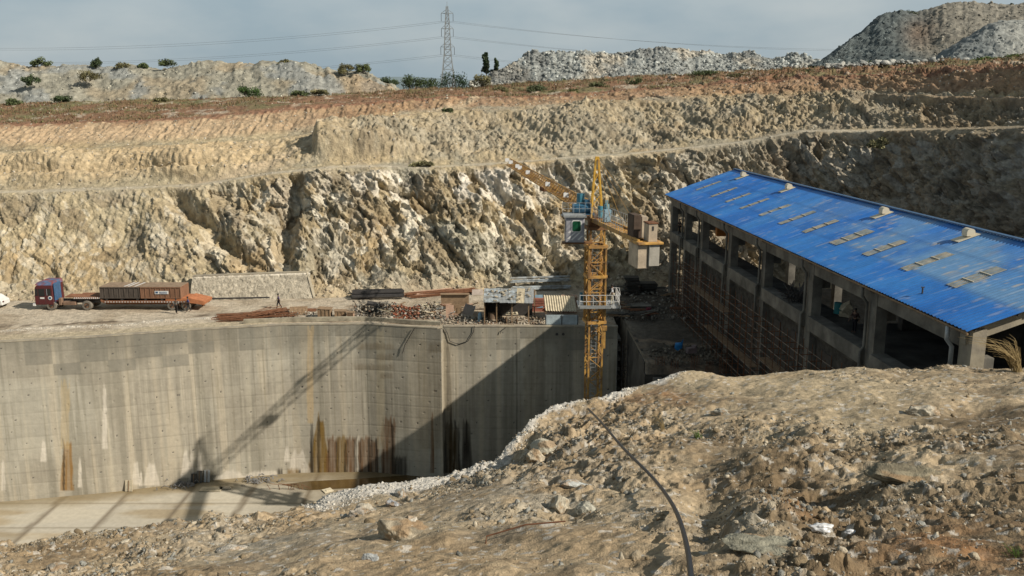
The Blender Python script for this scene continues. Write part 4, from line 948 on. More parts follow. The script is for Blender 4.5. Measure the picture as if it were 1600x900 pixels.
# operator's cab, hung on the left
cab = empty('operator_cab_pivot', (0, 0, 0)); bpy.data.objects.remove(cab)
c0 = Vector((CX-1.78, CY-.9, -9.72)); b = MB(); b.box(c0, (1.45, 1.6, 1.95)); cabo = b.build('operator_cab', M_grey, crn, world=True, bevel=.06)
def sub(mb, nm, m, par_, **k): q = mb.build(nm, m, par_, **k); q.data.transform(Matrix.Translation(-crn.location)); return q
b = MB(); b.box(c0+Vector((0, 0, 1.06)), (1.75, 1.9, .16)); sub(b, 'cab_roof', M_galv, cabo)
def rr(b, cx, cz, y, w_, h, r, th=.03):
    pts = []
    for sx, sz, a0 in ((1, 1, 0), (-1, 1, 90), (-1, -1, 180), (1, -1, 270)):
        for a in (0, 30, 60, 90): pts.append((cx+sx*(w_/2-r)+r*math.cos(R(a0+a)), cz+sz*(h/2-r)+r*math.sin(R(a0+a))))
    n = len(pts); v = [(x, y, z) for x, z in pts]+[(x, y+th, z) for x, z in pts]
    b.add(v, [tuple(range(n)), tuple(range(n, 2*n))[::-1]]+[(i, (i+1) % n, n+(i+1) % n, n+i) for i in range(n)][::1])
b = MB(); rr(b, c0.x+.12, c0.z+.30, c0.y-.835, .78, .95, .15); sub(b, 'window_frame', M_white, cabo)
b = MB(); rr(b, c0.x+.12, c0.z+.30, c0.y-.86, .62, .78, .12); sub(b, 'window', M_green, cabo)
b = MB(); b.box((c0.x-.74, c0.y, c0.z+.25), (.03, 1.2, .9)); sub(b, 'side_window', M_glass, cabo)
b = MB()
for k, (x, z, L_) in enumerate(((-.45, -.15, .35), (-.30, -.45, .85), (.02, -.50, 1.0), (.38, -.60, .55))):
    b.add([(c0.x+x-L_*.36, c0.y-.815, c0.z+z-L_*.28), (c0.x+x-L_*.36+.16, c0.y-.815, c0.z+z-L_*.28), (c0.x+x+L_*.30+.12, c0.y-.815, c0.z+z+L_*.30), (c0.x+x+L_*.30-.04, c0.y-.815, c0.z+z+L_*.30)], [(0, 1, 2, 3)])
sub(b, 'stripes', M_white, cabo)
b = MB(); b.box((CX-1.55, CY-1.0, -10.80), (2.3, .9, .12)); b.box((CX-2.5, CY-1.0, -10.83), (.5, .5, .06)); b.box((CX-.9, CY, -8.75), (2.0, .18, .18)); b.box((CX-1.3, CY-.5, -8.72), (1.5, 1.0, .05)); b.build('cab_bracket', mat('brown_crane_steel'), crn, world=True)
# jib: triangular lattice receding over the wall, rising slightly
J0 = Vector((CX, CY, -8.9))+jd*1.0; JL = 35.5; J1 = J0+jd*JL+Vector((0, 0, 1.55)); ju = Vector((0, 0, 1))
jib = MB(); n = 38; L3_ = []
for k in range(n+1):
    f = k/n; c_ = J0.lerp(J1, f); hh = 1.0-.3*f; ww_ = .5
    L3_.append((c_+jn*ww_, c_-jn*ww_, c_+ju*hh))
for k in range(n):
    a, c_ = L3_[k], L3_[k+1]
    for i, t_w in ((0, .085), (1, .085), (2, .09)): jib.bar(a[i], c_[i], t_w)
    jib.bar(a[0], a[1], .05); jib.bar(a[0], a[2], .04); jib.bar(a[1], a[2], .04); jib.bar(a[2], c_[0], .04); jib.bar(a[2], c_[1], .04); jib.bar(a[0], c_[1], .04)
jib.bar(L3_[-1][0], L3_[-1][1], .1)
jibo = jib.build('jib', M_yel, crn, world=True)
for f in (0.995, .93, .82, .78, .66, .40, .2):
    c_ = J0.lerp(J1, f); b = MB(); b.box(c_-jn*.5+ju*.6, (.06, .5, .4), (0, 0, ja)); b.box(c_-jn*.5+ju*.6-jd*.3, (.45, .05, .38), (0, 0, ja)); sub(b, 'sign_board', M_white, jibo)
b = MB(); c_ = J0.lerp(J1, .45); b.box(c_-ju*.25, (1.3, 1.6, .12), (0, 0, ja)); b.box(c_-ju*.1+jn*.6, (.1, 1.6, .3), (0, 0, ja)); b.box(c_-ju*.1-jn*.6, (.1, 1.6, .3), (0, 0, ja)); b.build('trolley', M_rust, crn, world=True)
b = MB(); c_ = J0.lerp(J1, .12); b.box(c_-ju*.2, (1.2, .9, .1), (0, 0, ja)); b.bar(c_-jn*.45+ju*.1, c_+jn*.45+ju*.1, .42, n=12); b.build('trolley_winch', M_galv, crn, world=True)
# hoist machinery beside the peak on the jib foot
b = MB(); w0_ = Vector((CX-1.35, CY+.2, -8.6)); b.bar(w0_+Vector((.1, 0, .45)), w0_+Vector((.1, 0, 1.5)), .62, n=14); b.build('winch_motor', M_teal, crn, world=True)
b = MB(); b.bar(w0_+Vector((-.55, -.3, .35)), w0_+Vector((.95, -.3, .35)), .75, n=14); b.box(w0_+Vector((.6, -.35, .75)), (.4, .4, .6)); b.box(w0_+Vector((.2, -.3, -.08)), (1.9, 1.0, .12)); b.build('winch_drum', mat('winch_blue', (.03, .11, .19), rough=.45), crn, world=True)
b = MB()
for z in (-8.2, -7.75): 
    b.bar((CX-2.7, CY-.6, z), (CX-.5, CY-.6, z), .03)
for x in np.linspace(-2.7, -.5, 6): b.bar((CX+x, CY-.6, -8.75), (CX+x, CY-.6, -7.75), .03)
b.box((CX-1.6, CY-.1, -8.78), (2.3, 1.2, .05)); b.build('walkway_rail', M_galv, crn, world=True)
# counter jib towards the camera
K0 = Vector((CX, CY, -9.05))-jd*.7; K1 = K0-jd*11.3; kj = MB()
for s_ in (-.55, .55):
    kj.bar(K0+jn*s_, K1+jn*s_, .16, .3)
for k in range(12): q = K0.lerp(K1, k/11); kj.bar(q-jn*.55, q+jn*.55, .1, .12)
kj.bar(K0, K1, .8, .04); kjo = kj.build('counter_jib', M_yel, crn, world=True)
b = MB()
for s_ in (-.62, .62):
    for z in (.5, 1.0): b.bar(K0+jn*s_+ju*z, K0.lerp(K1, .7)+jn*s_+ju*z, .03)
    for k in range(16): q = K0.lerp(K1, .7*k/15)+jn*s_; b.bar(q, q+ju*1.0, .03)
sub(b, 'railing', M_galv, kjo)
b = MB(); q = K0.lerp(K1, .12)+jn*.2; b.bar(q+ju*.1, q+ju*1.35, .42, n=12); b.box(q+ju*1.5, (.2, .2, .3)); b.build('electric_cabinet', mat('pale_teal_cylinder', (.16, .30, .34), rough=.45), crn, world=True)
b = MB(); q = K0.lerp(K1, .17)+jn*.1; b.box(q+ju*.55, (.5, .5, .9), (0, 0, ja)); b.build('control_box', M_bsheet, crn, world=True)
def cw(f, off, w_, l, z0, z1, m, nm='counterweight'):
    b = MB(); q = K0.lerp(K1, f)+jn*off; b.box(q+ju*((z0+z1)/2), (w_, l, z1-z0), (0, 0, ja)); return b.build(nm, m, crn, world=True, bevel=.03)
M_cwd = mat('dark_counterweight', (.085, .06, .045), var=.35, scale=2); M_cwp = mat('pale_counterweight', (.46, .38, .28), var=.22, scale=1.6, col2=(.36, .30, .23))
cw(.84, -.28, .55, 1.3, .06, 1.62, M_cwd); cw(.84, .22, .42, 1.3, .06, 1.50, M_cwp); cw(.985, .30, .62, .9, .0, 1.18, M_cwp); cw(.985, .30, .72, 1.0, 1.181, 1.28, M_rust, 'counterweight_cap')
cw(.94, -.35, .7, 1.9, -1.75, -.18, M_cwp); cw(.95, .40, .72, 1.9, -1.60, -.16, mat('grey_counterweight', (.38, .36, .31), var=.2)); cw(.965, .1, 1.75, 1.9, -.15, .02, M_yel, 'counterweight_frame')
b = MB(); q = K1+ju*.0+jn*.30-jd*.02; b.box(K0.lerp(K1, .985)+jn*.30-jd*.46+ju*.9, (.12, .03, .28), (0, 0, ja)); b.build('hook_slot', M_iron, crn, world=True)
# stay ropes
st_ = MB()
for s_ in (-.45, .45): st_.bar(apex, K0.lerp(K1, .86)+jn*s_+ju*1.2, .035, n=5); st_.bar(apex, K0.lerp(K1, .45)+jn*s_+ju*.1, .03, n=5)
st_.bar(apex, J0.lerp(J1, .62)+ju*1.05, .03, n=5); st_.bar(apex, J0.lerp(J1, .3)+ju*1.15, .03, n=5)
st_.build('stay_ropes', M_yel, crn, world=True)
b = MB(); b.box((CX, CY, PIT+.3), (4, 4, .7)); b.build('base_block', M_col, crn, world=True)

# ------------------------------------------------------------ trailer truck on the road (local x runs front to rear)
T0 = Vector((-52.55, 96.3, ROAD+.06)); trk = empty('trailer_truck', T0, 0, 'dark red cab truck with a long low flatbed trailer parked by the rock face', 'truck')
b = MB(); prof = [(0, .62), (0, 1.55), (.10, 2.55), (.28, 2.78), (2.05, 2.78), (2.1, .62)]
v = [(x, 0, z) for x, z in prof]+[(x, 2.45, z) for x, z in prof]; n = len(prof)
b.add(v, [tuple(range(n)), tuple(range(n, 2*n))[::-1]]+[(i, n+i, n+(i+1) % n, (i+1) % n) for i in range(n)])
tcab = b.build('cab', M_red, trk, bevel=.06)
b = MB(); b.add([(.08, .05, 2.80), (2.10, .05, 2.80), (2.12, 2.42, 2.80), (.45, 2.42, 2.80), (.35, .3, 3.12), (2.05, .3, 3.15), (2.05, 2.2, 3.25), (.6, 2.2, 3.22)], [(0, 1, 5, 4), (1, 2, 6, 5), (2, 3, 7, 6), (3, 0, 4, 7), (4, 5, 6, 7)]); b.build('roof_visor', mat('worn_blue_red_roof', (.10, .14, .24), col2=(.22, .07, .07), var=.3, scale=2), tcab)
b = MB(); b.box((2.22, .75, 1.95), (.14, 1.4, 2.15)); b.build('sleeper_panel', M_blue, trk, bevel=.03)
def pane(x0, x1, z0, z1, par_, nm='window', m=M_glass, y=-.02, th=.03):
    b = MB(); b.box2((x0, y, z0), (x1, y+th, z1)); return b.build(nm, m, par_)
pane(.14, .40, 1.65, 2.42, tcab); pane(.50, 1.15, 1.60, 2.42, tcab); pane(1.32, 1.85, 1.68, 2.42, tcab)
pane(1.40, 1.44, 1.68, 2.42, tcab, 'window_bar', M_grey, -.035, .03)
b = MB(); b.add([(-.02, .15, 1.6), (-.02, 2.3, 1.6), (.07, 2.3, 2.5), (.07, .15, 2.5)], [(0, 1, 2, 3)]); b.build('windscreen', M_glass, tcab)
b = MB(); b.box2((.62, -.03, 1.30), (1.08, .0, 1.48)); b.build('door_plate', M_white, tcab)
b = MB(); b.box2((.48, -.012, .75), (.50, .0, 2.6)); b.box2((1.20, -.012, .75), (1.22, .0, 2.6)); b.build('door_gap', M_iron, tcab)
b = MB(); b.bar((1.72, -.035, 1.40), (1.72, .0, 1.40), .44, n=16); b.build('emblem', M_white, tcab)
b = MB(); b.bar((1.72, -.045, 1.40), (1.72, -.03, 1.40), .28, n=12); b.box((1.72, -.045, 1.36), (.26, .02, .07)); b.build('emblem_mark', M_blue, tcab)
b = MB(); b.box((-.12, 1.22, .62), (.32, 2.45, .28)); bm_ = b.build('bumper', M_white, trk, bevel=.03)
for y in (.3, 2.15):
    b = MB(); b.bar((-.03, y, 1.0), (.03, y, 1.0), .24, n=12); b.build('headlight', M_white, trk)
b = MB(); b.bar((-.05, -.1, 2.3), (-.05, -.1, 1.8), .04); b.box((-.05, -.12, 2.0), (.05, .2, .4)); b.build('mirror', M_iron, trk)
def wheel(x, y, r=.54, wd=.3, dual=False):
    b = MB(); W_ = wd*(2.1 if dual else 1)
    n = 20; pr = [(0, r*.55), (0, r*.93), (.05, r), (W_-.05, r), (W_, r*.93), (W_, r*.55)]; vv = []
    for k in range(n):
        a = 2*math.pi*k/n
        for yy, q in pr: vv.append((x+q*math.cos(a), y+yy, r+q*math.sin(a)))
    m_ = len(pr); ff = [(k*m_+i, k*m_+(i+1), ((k+1) % n)*m_+i+1, ((k+1) % n)*m_+i) for k in range(n) for i in range(m_-1)]
    b.add(vv, ff); w_ = b.build('wheel', M_tyre, trk)
    b = MB(); b.bar((x, y+.07, r), (x, y+W_-.07, r), r*1.12, n=16); b.build('rim', M_rim, w_)
    b = MB(); b.bar((x, y+.0, r), (x, y+.12, r), r*.42, n=10); b.build('hub', M_iron, w_)
for x, dl in ((1.75, False), (5.65, True), (15.05, True), (16.55, True)):
    W_ = .3*(2.1 if dl else 1)
    wheel(x, .02, dual=dl); wheel(x, 2.45-W_-.02, dual=dl)
b = MB(); 
for y in (.75, 1.7): b.box2((.4, y-.1, .72), (7.4, y+.1, .98))
for x in (1.75, 5.65): b.box2((x-.1, .3, .5), (x+.1, 2.15, .62))
b.build('chassis', M_iron, trk)
b = MB(); b.box2((3.0, .1, .55), (4.4, .6, .95)); b.box2((2.55, .1, .55), (2.9, .55, 1.35)); b.build('fuel_tank', mat('rust_tank', (.2, .13, .09)), trk, bevel=.05)
b = MB(); b.box2((1.0, .02, 1.02), (2.5, .3, 1.12)); b.build('mudguard', M_red, trk)
b = MB(); b.box2((4.3, .0, 1.30), (7.25, 2.5, 1.48)); b.box2((3.1, .5, 1.34), (4.3, 2.0, 1.46)); gd = b.build('gooseneck_deck', M_deck, trk)
for k in range(14):
    x = 4.3+k*.21; b = MB() if k == 0 else b
    b.add([(x, -.012, 1.30), (x+.105, -.012, 1.30), (x+.195, -.012, 1.48), (x+.09, -.012, 1.48)], [(0, 1, 2, 3)])
b.build('hazard_stripes', M_white, gd)
b = MB(); b.add([(7.25, 0, 1.30), (7.25, 2.5, 1.30), (7.55, 2.5, 1.12), (7.55, 0, 1.12), (7.25, 0, 1.0), (7.25, 2.5, 1.0), (7.55, 2.5, .85), (7.55, 0, .85)], [(0, 1, 2, 3), (0, 3, 7, 4), (1, 5, 6, 2), (0, 4, 5, 1)])
b.box2((7.5, 0, .86), (16.9, 2.5, 1.10)); dk = b.build('trailer_deck', M_deck, trk)
b = MB(); b.box2((7.5, -.03, .84), (16.9, -.001, .98)); b.build('side_rail', M_rust, dk)
b = MB()
for k in range(30): b.box2((7.7+k*.31, -.045, .92), (7.85+k*.31, -.031, 1.0))
b.build('rope_hooks', M_white, dk)
b = MB(); 
for y in (.7, 1.8): b.box2((7.5, y-.1, .55), (16.9, y+.1, .858))
b.build('trailer_beam', M_rust, trk)
b = MB(); b.add([(16.9, 0, 1.42), (16.9, 2.5, 1.42), (18.75, 2.5, .98), (18.75, 0, .98), (16.9, 0, .86), (16.9, 2.5, .86), (18.6, 2.5, .62), (18.6, 0, .62)], [(0, 3, 2, 1), (4, 5, 6, 7), (0, 4, 7, 3), (1, 2, 6, 5), (0, 1, 5, 4), (3, 7, 6, 2)])
b.box2((14.4, 0, 1.101), (16.9, 2.5, 1.35)); b.build('rear_ramp', mat('orange_rust_ramp', (.42, .17, .08), var=.3, scale=2), trk)
b = MB(); b.box2((18.3, .1, .45), (18.45, .5, .9)); b.box2((18.3, 2.0, .45), (18.45, 2.4, .9)); b.build('ramp_foot', M_rust, trk)
def steel_box(x0, x1, z0, z1, m, mt, lab, stripes=None, plate=None):
    o = empty('steel_box', T0+Vector((x0, -.02, z0)), 0, lab, 'steel box'); L_ = x1-x0; H = z1-z0
    b = MB(); b.box2((0, 0, 0), (L_, 2.52, H)); b.build('body', m, o)
    b = MB(); n = int(L_/.52)
    for k in range(n+1): x = k*L_/n; b.box2((min(max(x-.035, 0), L_-.07), -.05, .04), (min(max(x+.035, .07), L_), -.001, H-.02))
    b.box2((0, -.06, H-.1), (L_, -.001, H-.001)); b.box2((0, -.06, 0), (L_, -.001, .1)); b.build('ribs', m, o)
    b = MB(); n2 = int(L_/1.0)
    for k in range(n2): x = k*L_/n2; b.box2((x+.02, -.03, H+.002), (x+L_/n2-.02, 2.5, H+.05))
    b.build('lid_plate', mt, o)
    if stripes:
        for a in stripes:
            b = MB(); b.add([(a, .1, H+.056), (a+.22, .1, H+.056), (a+.45, 2.4, H+.056), (a+.23, 2.4, H+.056)], [(0, 1, 2, 3)]); b.build('white_plank', M_white, o)
    if plate:
        b = MB(); b.box2((plate, -.085, .5), (plate+1.5, -.062, .85)); pl_ = b.build('name_plate', M_white, o)
        b = MB()
        b.box2((plate+.08, -.095, .58), (plate+.36, -.087, .78))
        for k in range(7): b.box2((plate+.52+k*.12, -.095, .60), (plate+.585+k*.12, -.087, .76))
        b.box2((plate+.5, -.095, .54), (plate+1.35, -.087, .57)); b.build('lettering', M_blue, pl_)
    return o
M_lid = mat('plate_lid', (.27, .20, .14), var=.25, scale=1.5)
steel_box(7.25, 11.6, 1.36, 2.62, M_boxd, M_lid, 'dark grey ribbed steel box with white planks on top, front load of the trailer', stripes=(2.6, 3.05, 3.75))
steel_box(11.72, 16.15, 1.36, 2.62, M_box, M_lid, 'rust brown ribbed steel box with a small white name plate on the trailer', plate=1.6)
b = MB()
for x in (7.9, 9.6, 11.3, 12.2, 14.0, 15.8): b.box2((x-.12, .02, 1.1), (x+.12, 2.45, 1.36))
b.build('bearers', M_iron, trk)

# ------------------------------------------------------------ people (skin-modified skeletons)
def skinned(name, verts, edges, radii, m, parent, sub=1, root_=0):
    me = bpy.data.meshes.new(name); me.from_pydata(verts, edges, []); o = bpy.data.objects.new(name, me); COL.objects.link(o)
    sm = o.modifiers.new('s', 'SKIN'); sm.use_smooth_shade = True
    for i, r_ in enumerate(radii): me.skin_vertices[0].data[i].radius = (r_, r_) if not hasattr(r_, '__len__') else r_
    me.skin_vertices[0].data[root_].use_root = True
    s2 = o.modifiers.new('u', 'SUBSURF'); s2.levels = sub; s2.render_levels = sub
    bpy.context.view_layer.update(); dg = bpy.context.evaluated_depsgraph_get(); nm = bpy.data.meshes.new_from_object(o.evaluated_get(dg))
    o.modifiers.clear(); o.data = nm; bpy.data.meshes.remove(me); nm.materials.clear(); nm.materials.append(m); nm.name = name
    o.parent = parent; return o
def person(loc, face, label, shirt, trousers, stride=.0, arm=.25, h=1.68, bend=0, group=None):
    """face: heading angle in radians (0 = +X)"""
    o = empty('person', loc, face, label, 'person', group); k = h/1.7
    s = stride; P_ = {'pel': (0, 0, .93), 'spi': (.01+bend*.1, 0, 1.15), 'che': (.02+bend*.25, 0, 1.34), 'nek': (.03+bend*.3, 0, 1.47), 'hed': (.05+bend*.35, 0, 1.56), 'top': (.05+bend*.36, 0, 1.68)}
    for sd, n_s, sgn in ((1, 'l', 1), (-1, 'r', -1)):
        P_['hip'+n_s] = (0, .10*sd, .88); P_['kne'+n_s] = (s*.28*sgn+.04, .11*sd, .50); P_['ank'+n_s] = (s*.52*sgn-(.08 if sgn < 0 and s else 0), .11*sd, .09); P_['toe'+n_s] = (s*.52*sgn+.14, .13*sd, .035)
        P_['sho'+n_s] = (.02+bend*.25, .19*sd, 1.38); P_['elb'+n_s] = (-arm*.5*sgn+bend*.3, .25*sd, 1.10); P_['wri'+n_s] = (-arm*.9*sgn+.10+bend*.35, .24*sd, .86); P_['han'+n_s] = (-arm*1.0*sgn+.14+bend*.38, .235*sd, .77)
    nm_ = list(P_); ix = {q: i for i, q in enumerate(nm_)}; rad_ = dict(pel=(.13, .10), spi=(.13, .09), che=(.145, .10), nek=.052, hed=.085, top=.07, hip=.085, kne=.055, ank=.038, toe=.035, sho=.058, elb=.042, wri=.030, han=.036)
    E = [('pel', 'spi'), ('spi', 'che'), ('che', 'nek'), ('nek', 'hed'), ('hed', 'top')]
    for q in 'lr': E += [('pel', 'hip'+q), ('hip'+q, 'kne'+q), ('kne'+q, 'ank'+q), ('ank'+q, 'toe'+q), ('che', 'sho'+q), ('sho'+q, 'elb'+q), ('elb'+q, 'wri'+q), ('wri'+q, 'han'+q)]
    def rd(q, g=0):
        r_ = rad_[q if q in rad_ else q[:3]]; return (r_[0]*k+g, r_[1]*k+g) if hasattr(r_, '__len__') else (r_*k+g,)*2
    V = [tuple(c*k for c in P_[q]) for q in nm_]
    skinned('body', V, [(ix[a], ix[c]) for a, c in E], [rd(q) for q in nm_], M_skin, o)
    def garment(nmn, keys, E2, m, g=.016):
        ks = keys; iy = {q: i for i, q in enumerate(ks)}
        return skinned(nmn, [tuple(c*k for c in P_[q]) for q in ks], [(iy[a], iy[c]) for a, c in E2], [rd(q, g) for q in ks], m, o)
    garment('shirt', ['pel', 'spi', 'che', 'shol', 'elbl', 'shor', 'elbr'], [('pel', 'spi'), ('spi', 'che'), ('che', 'shol'), ('shol', 'elbl'), ('che', 'shor'), ('shor', 'elbr')], shirt)
    garment('trousers', ['pel', 'hipl', 'knel', 'ankl', 'hipr', 'kner', 'ankr'], [('pel', 'hipl'), ('hipl', 'knel'), ('knel', 'ankl'), ('pel', 'hipr'), ('hipr', 'kner'), ('kner', 'ankr')], trousers, .02)
    b = MB(); c_ = Vector(P_['top'])*k; V_, F_ = ROCKS2[0]; hv = []
    bmh = bmesh.new(); bmesh.ops.create_uvsphere(bmh, u_segments=12, v_segments=8, radius=.105*k)
    hv = [v.co+c_+Vector((-.018, 0, -.035)) for v in bmh.verts]; hf = [tuple(v.index for v in f.verts) for f in bmh.faces]; bmh.free()
    b.add(hv, hf); b.build('hair', M_hair, o, smooth=True)
    return o
def ground_px(px_, py_): return atz(px_, py_, ROAD+.03)
p = ground_px(276, 490); person(p, R(75), 'person standing by the trailer rear wheels in a grey top and dark trousers', cloth('grey', (.16, .16, .15)), cloth('dark', (.025, .022, .02)), stride=.15)
p = ground_px(295, 487); person(p, R(200), 'person in a blue shirt and dark trousers walking behind the trailer tail', cloth('blue', (.05, .07, .19)), cloth('dark2', (.03, .028, .03)), stride=.35)
p = ground_px(436, 482); person(p, R(188), 'person in a purple shirt and dark shorts walking alone along the road', cloth('purple', (.08, .06, .13)), cloth('dark3', (.03, .025, .03)), stride=.42)
person(Vector((CX+1.35, CY-.5, -15.9)), R(160), 'crane worker in a pale jacket standing on the mast platform', cloth('pale', (.40, .42, .44)), cloth('cream', (.45, .42, .33)), stride=.1, arm=.1, h=1.66)
q = bp(sY(101.5), .55, -14.88); person(q, R(190), 'person in dark clothes standing on the beam in the farthest bay of the building', cloth('black', (.02, .02, .022)), cloth('black2', (.018, .018, .02)), stride=.2)
q = bp(sY(57.6), 1.6, -15.08); person(q, R(200), 'person in dark clothes on the upper floor beside the heap of pale sacks', cloth('black3', (.035, .02, .02)), cloth('black4', (.015, .015, .02)), h=1.65)
# ------------------------------------------------------------ things along the road
# sloping pale stone revetment at the foot of the rock face
rv = empty('revetment', atz(400, 466, ROAD), 0, 'pale sloping stone pitched revetment at the foot of the rock face', 'revetment')
a0, a1 = atz(296, 470, ROAD), atz(490, 466, ROAD)
n_, m_ = 150, 26; Vv = np.zeros((m_, n_, 3)); cc = np.zeros((m_, n_, 3))
for j in range(n_):
    f = j/(n_-1); base_ = a0.lerp(a1, f); topz = 2.55+.25*f
    top_ = base_+Vector((-.9*0, 1.5, topz))
    if f > .96: top_ = base_.lerp(top_, max(.02, 1-(f-.96)/.04*.0))+Vector((-(f-.96)*26, 0, 0))
    for i_ in range(m_): Vv[i_, j] = base_.lerp(top_, i_/(m_-1))
g1, g2, g3 = facets(Vv*2.2, 800); Vv[..., 1] -= g1*.06; cc[:] = np.array([.42, .38, .30]); cc = cc*(.8+.35*g2)[..., None]*(1-.3*(1-sstep(0, .1, g3)))[..., None]
cc[-2:] = [.62, .57, .47]; cc[:, -3:] = [.60, .55, .45]
mesh_np('pitched_face', Vv-np.array(rv.location), grid_faces(m_, n_), M_rock, rv, col=cc)
b = MB(); b.bar(Vector(Vv[-1, 0].tolist())+Vector((0, .35, .02)), Vector(Vv[-1, -1].tolist())+Vector((0, .35, .02)), .8, .16); b.bar(Vector(Vv[0, -1].tolist())+Vector((.05, .1, 0)), Vector(Vv[-1, -1].tolist())+Vector((.05, .1, 0)), .3, .3); b.build('coping', M_colb, rv, world=True)

def pile(name, px0, py0, px1, py1, n, r, spread, m, lab, cat_, hgt=.25, jit=.4, part='bar', dY=0):
    """a pile of long bars lying on the road: one thing, its bars in one part"""
    A_, B_ = atz(px0, py0, ROAD+.02), atz(px1, py1, ROAD+.02); A_.y += dY; B_.y += dY; c = (A_+B_)/2; o = empty(name, c, 0, lab, cat_); d_ = B_-A_; nrm = Vector((-d_.y, d_.x, 0)).normalized()
    b = MB()
    for k in range(n):
        o1, o2 = rng.normal(0, spread), rng.normal(0, spread)*jit; z = abs(rng.random()*hgt)+r; f0, f1 = rng.random()*.14*(jit+.3), 1-rng.random()*.14*(jit+.3)
        b.bar(A_.lerp(B_, f0)+nrm*o1+Vector((0, 0, z))-c, A_.lerp(B_, f1)+nrm*(o1+o2)+Vector((0, 0, z+rng.normal(0, .03)))-c, r*2, n=5)
    b.build(part+'s', m, o); return o
pile('steel_bar_pile', 302, 468, 424, 465.5, 14, .09, .35, M_iron, 'bundle of long dark steel sections lying in front of the stone revetment', 'steel', .35, .1)
pile('steel_bar_pile', 549, 467, 632, 465, 40, .09, .5, M_iron, 'thick dark stack of steel bars at the foot of the rock face', 'steel', .75, .05)
pile('steel_bar_pile', 632, 465, 748, 456, 22, .06, .45, M_rust, 'thin rusty bars running from the dark steel stack towards the shed', 'steel', .3, .3)
pile('rebar_pile', 330, 500, 470, 492, 40, .035, .7, M_rust, 'loose rusty reinforcing rods strewn along the road edge above the wall', 'rebar', .3, .9)
pile('rebar_pile', 388, 499, 452, 487, 26, .035, .6, M_rust, 'tilted heap of brown rods beside the walking person', 'rebar', .5, .9)
pile('timber_pile', 640, 463, 745, 452, 16, .07, .5, M_plyp, 'pinkish planks laid out behind the debris towards the shed', 'timber', .25, .4)
pile('pipe_pile', 797, 455, 893, 452, 9, .12, .35, M_tin, 'pale pipes and sheets stacked behind the open shed roof', 'pipes', 1.6, .1, part='pipe')

def panel_thing(name, px_, py_, w_, h, th, m, lab, cat_, rot=(0, 0, 0), dz=0, extra=None, dY=0):
    p = atz(px_, py_, ROAD+.02); p.y += dY; o = empty(name, p, 0, lab, cat_); b = MB(); from mathutils import Euler
    E = Euler(rot).to_matrix(); b.box(E@Vector((0, 0, h/2))+Vector((0, 0, dz)), (w_, th, h), rot); b.build('panel', m, o)
    if extra: extra(o, E)
    return o
def battens(mm):
    def f(o, E, w_=1, h=1):
        b = MB()
        for x in (-.45, 0, .45): b.box(E@Vector((x, -.06, .55)), (.07, .06, 1.1), E)
        b.build('battens', mm, o)
    return f
# crates and hutch near column 500-590
def crate(px_, py_, w_, d_, h, m, lab, name='wooden_crate', lid=True, rz=0):
    o = empty(name, atz(px_, py_, ROAD+.03), rz, lab, 'crate'); b = MB(); b.box((0, 0, h/2), (w_, d_, h)); b.build('body', m, o, bevel=.02)
    b = MB(); 
    for x in np.linspace(-w_/2+.05, w_/2-.05, 4): b.box((x, -d_/2-.03, h/2), (.08, .05, h))
    b.build('slats', M_wood, o)
    if lid: b = MB(); b.box((.03, 0, h+.03), (w_+.15, d_+.12, .05), (0, R(3), 0)); b.build('lid', M_ply, o)
    return o
crate(508, 496, 1.35, 1.1, 1.0, M_ply, 'square brown wooden bin standing on the wall edge left of the second crate')
crate(532, 496, 1.2, .9, .75, M_wood, 'weathered timber crate with slatted front right of the brown bin', rz=.15)
crate(548, 497, .7, .7, .65, M_plyp, 'small pale pinkish crate between the timber crate and the rubble')
panel_thing('ply_sheet_heap', 466, 492, 1.9, 1.1, .12, M_wood, 'dark broken ply sheets heaped on the rebar left of the bins', 'ply', (R(-50), 0, R(8)), extra=battens(M_wood))
panel_thing('ply_sheet', 485, 487, 1.2, .5, .06, M_rust, 'small dark plate leaning behind the brown bin', 'ply', (R(-60), 0, 0))
# water tank shed dark box
o = empty('dark_bin', atz(585, 489, ROAD+.02), 0, 'low dark grey bin amid the rubble with a crooked lid', 'bin'); b = MB(); b.box((0, 0, .5), (1.7, 1.1, 1.0)); b.build('body', M_dark, o); b = MB(); b.box((0, 0, 1.08), (1.5, .9, .08), (.1, .2, .1)); b.build('lid', M_iron, o)
# door and formwork panels 690-745
o = empty('formwork_stack', atz(711, 482, ROAD+.02), 0, 'wide brown formwork panel standing behind the two pink doors', 'formwork'); b = MB(); b.box((0, 0, .95), (3.1, .25, 1.35)); b.build('panel', M_ply, o); b = MB(); b.box((0, 0, 1.66), (3.2, .7, .07)); b.build('top_plate', M_ply, o)
panel_thing('door_panel', 703, 498, .85, 1.45, .08, M_plyp, 'pinkish plywood door panel standing upright above the wall', 'panel', (R(-12), 0, R(4)))
panel_thing('door_panel', 715, 497, .75, 1.65, .08, M_wood, 'brown slatted door panel between the pink door and the pale sheet', 'panel', (R(-10), 0, R(-3)), extra=battens(M_wood))
panel_thing('metal_sheet', 730, 492, 1.15, 1.15, .06, mat('pale_pink_sheet', (.42, .36, .31)), 'tilted pale grey sheet leaning beside the brown door panel', 'sheet', (R(-20), R(18), R(-5)))
panel_thing('metal_sheet', 746, 461, 1.3, .75, .06, mat('pale_pink_sheet'), 'pinkish board lying behind the shed corner', 'sheet', (R(-40), 0, 0))
# small blue drums
for px_, py_, m, lab in ((750, 503, M_bsheet, 'upright grey blue drum at the left corner of the shed'), (908, 470, M_teal, 'teal gas cylinder standing just left of the crane mast')):
    q = atz(px_, py_, ROAD); b = MB(); b.tube([q, q+Vector((0, 0, .8)), q+Vector((0, 0, 1.0))], [.22, .22, .12], 12); tag(centred(b.build('drum', m)), lab, 'drum')

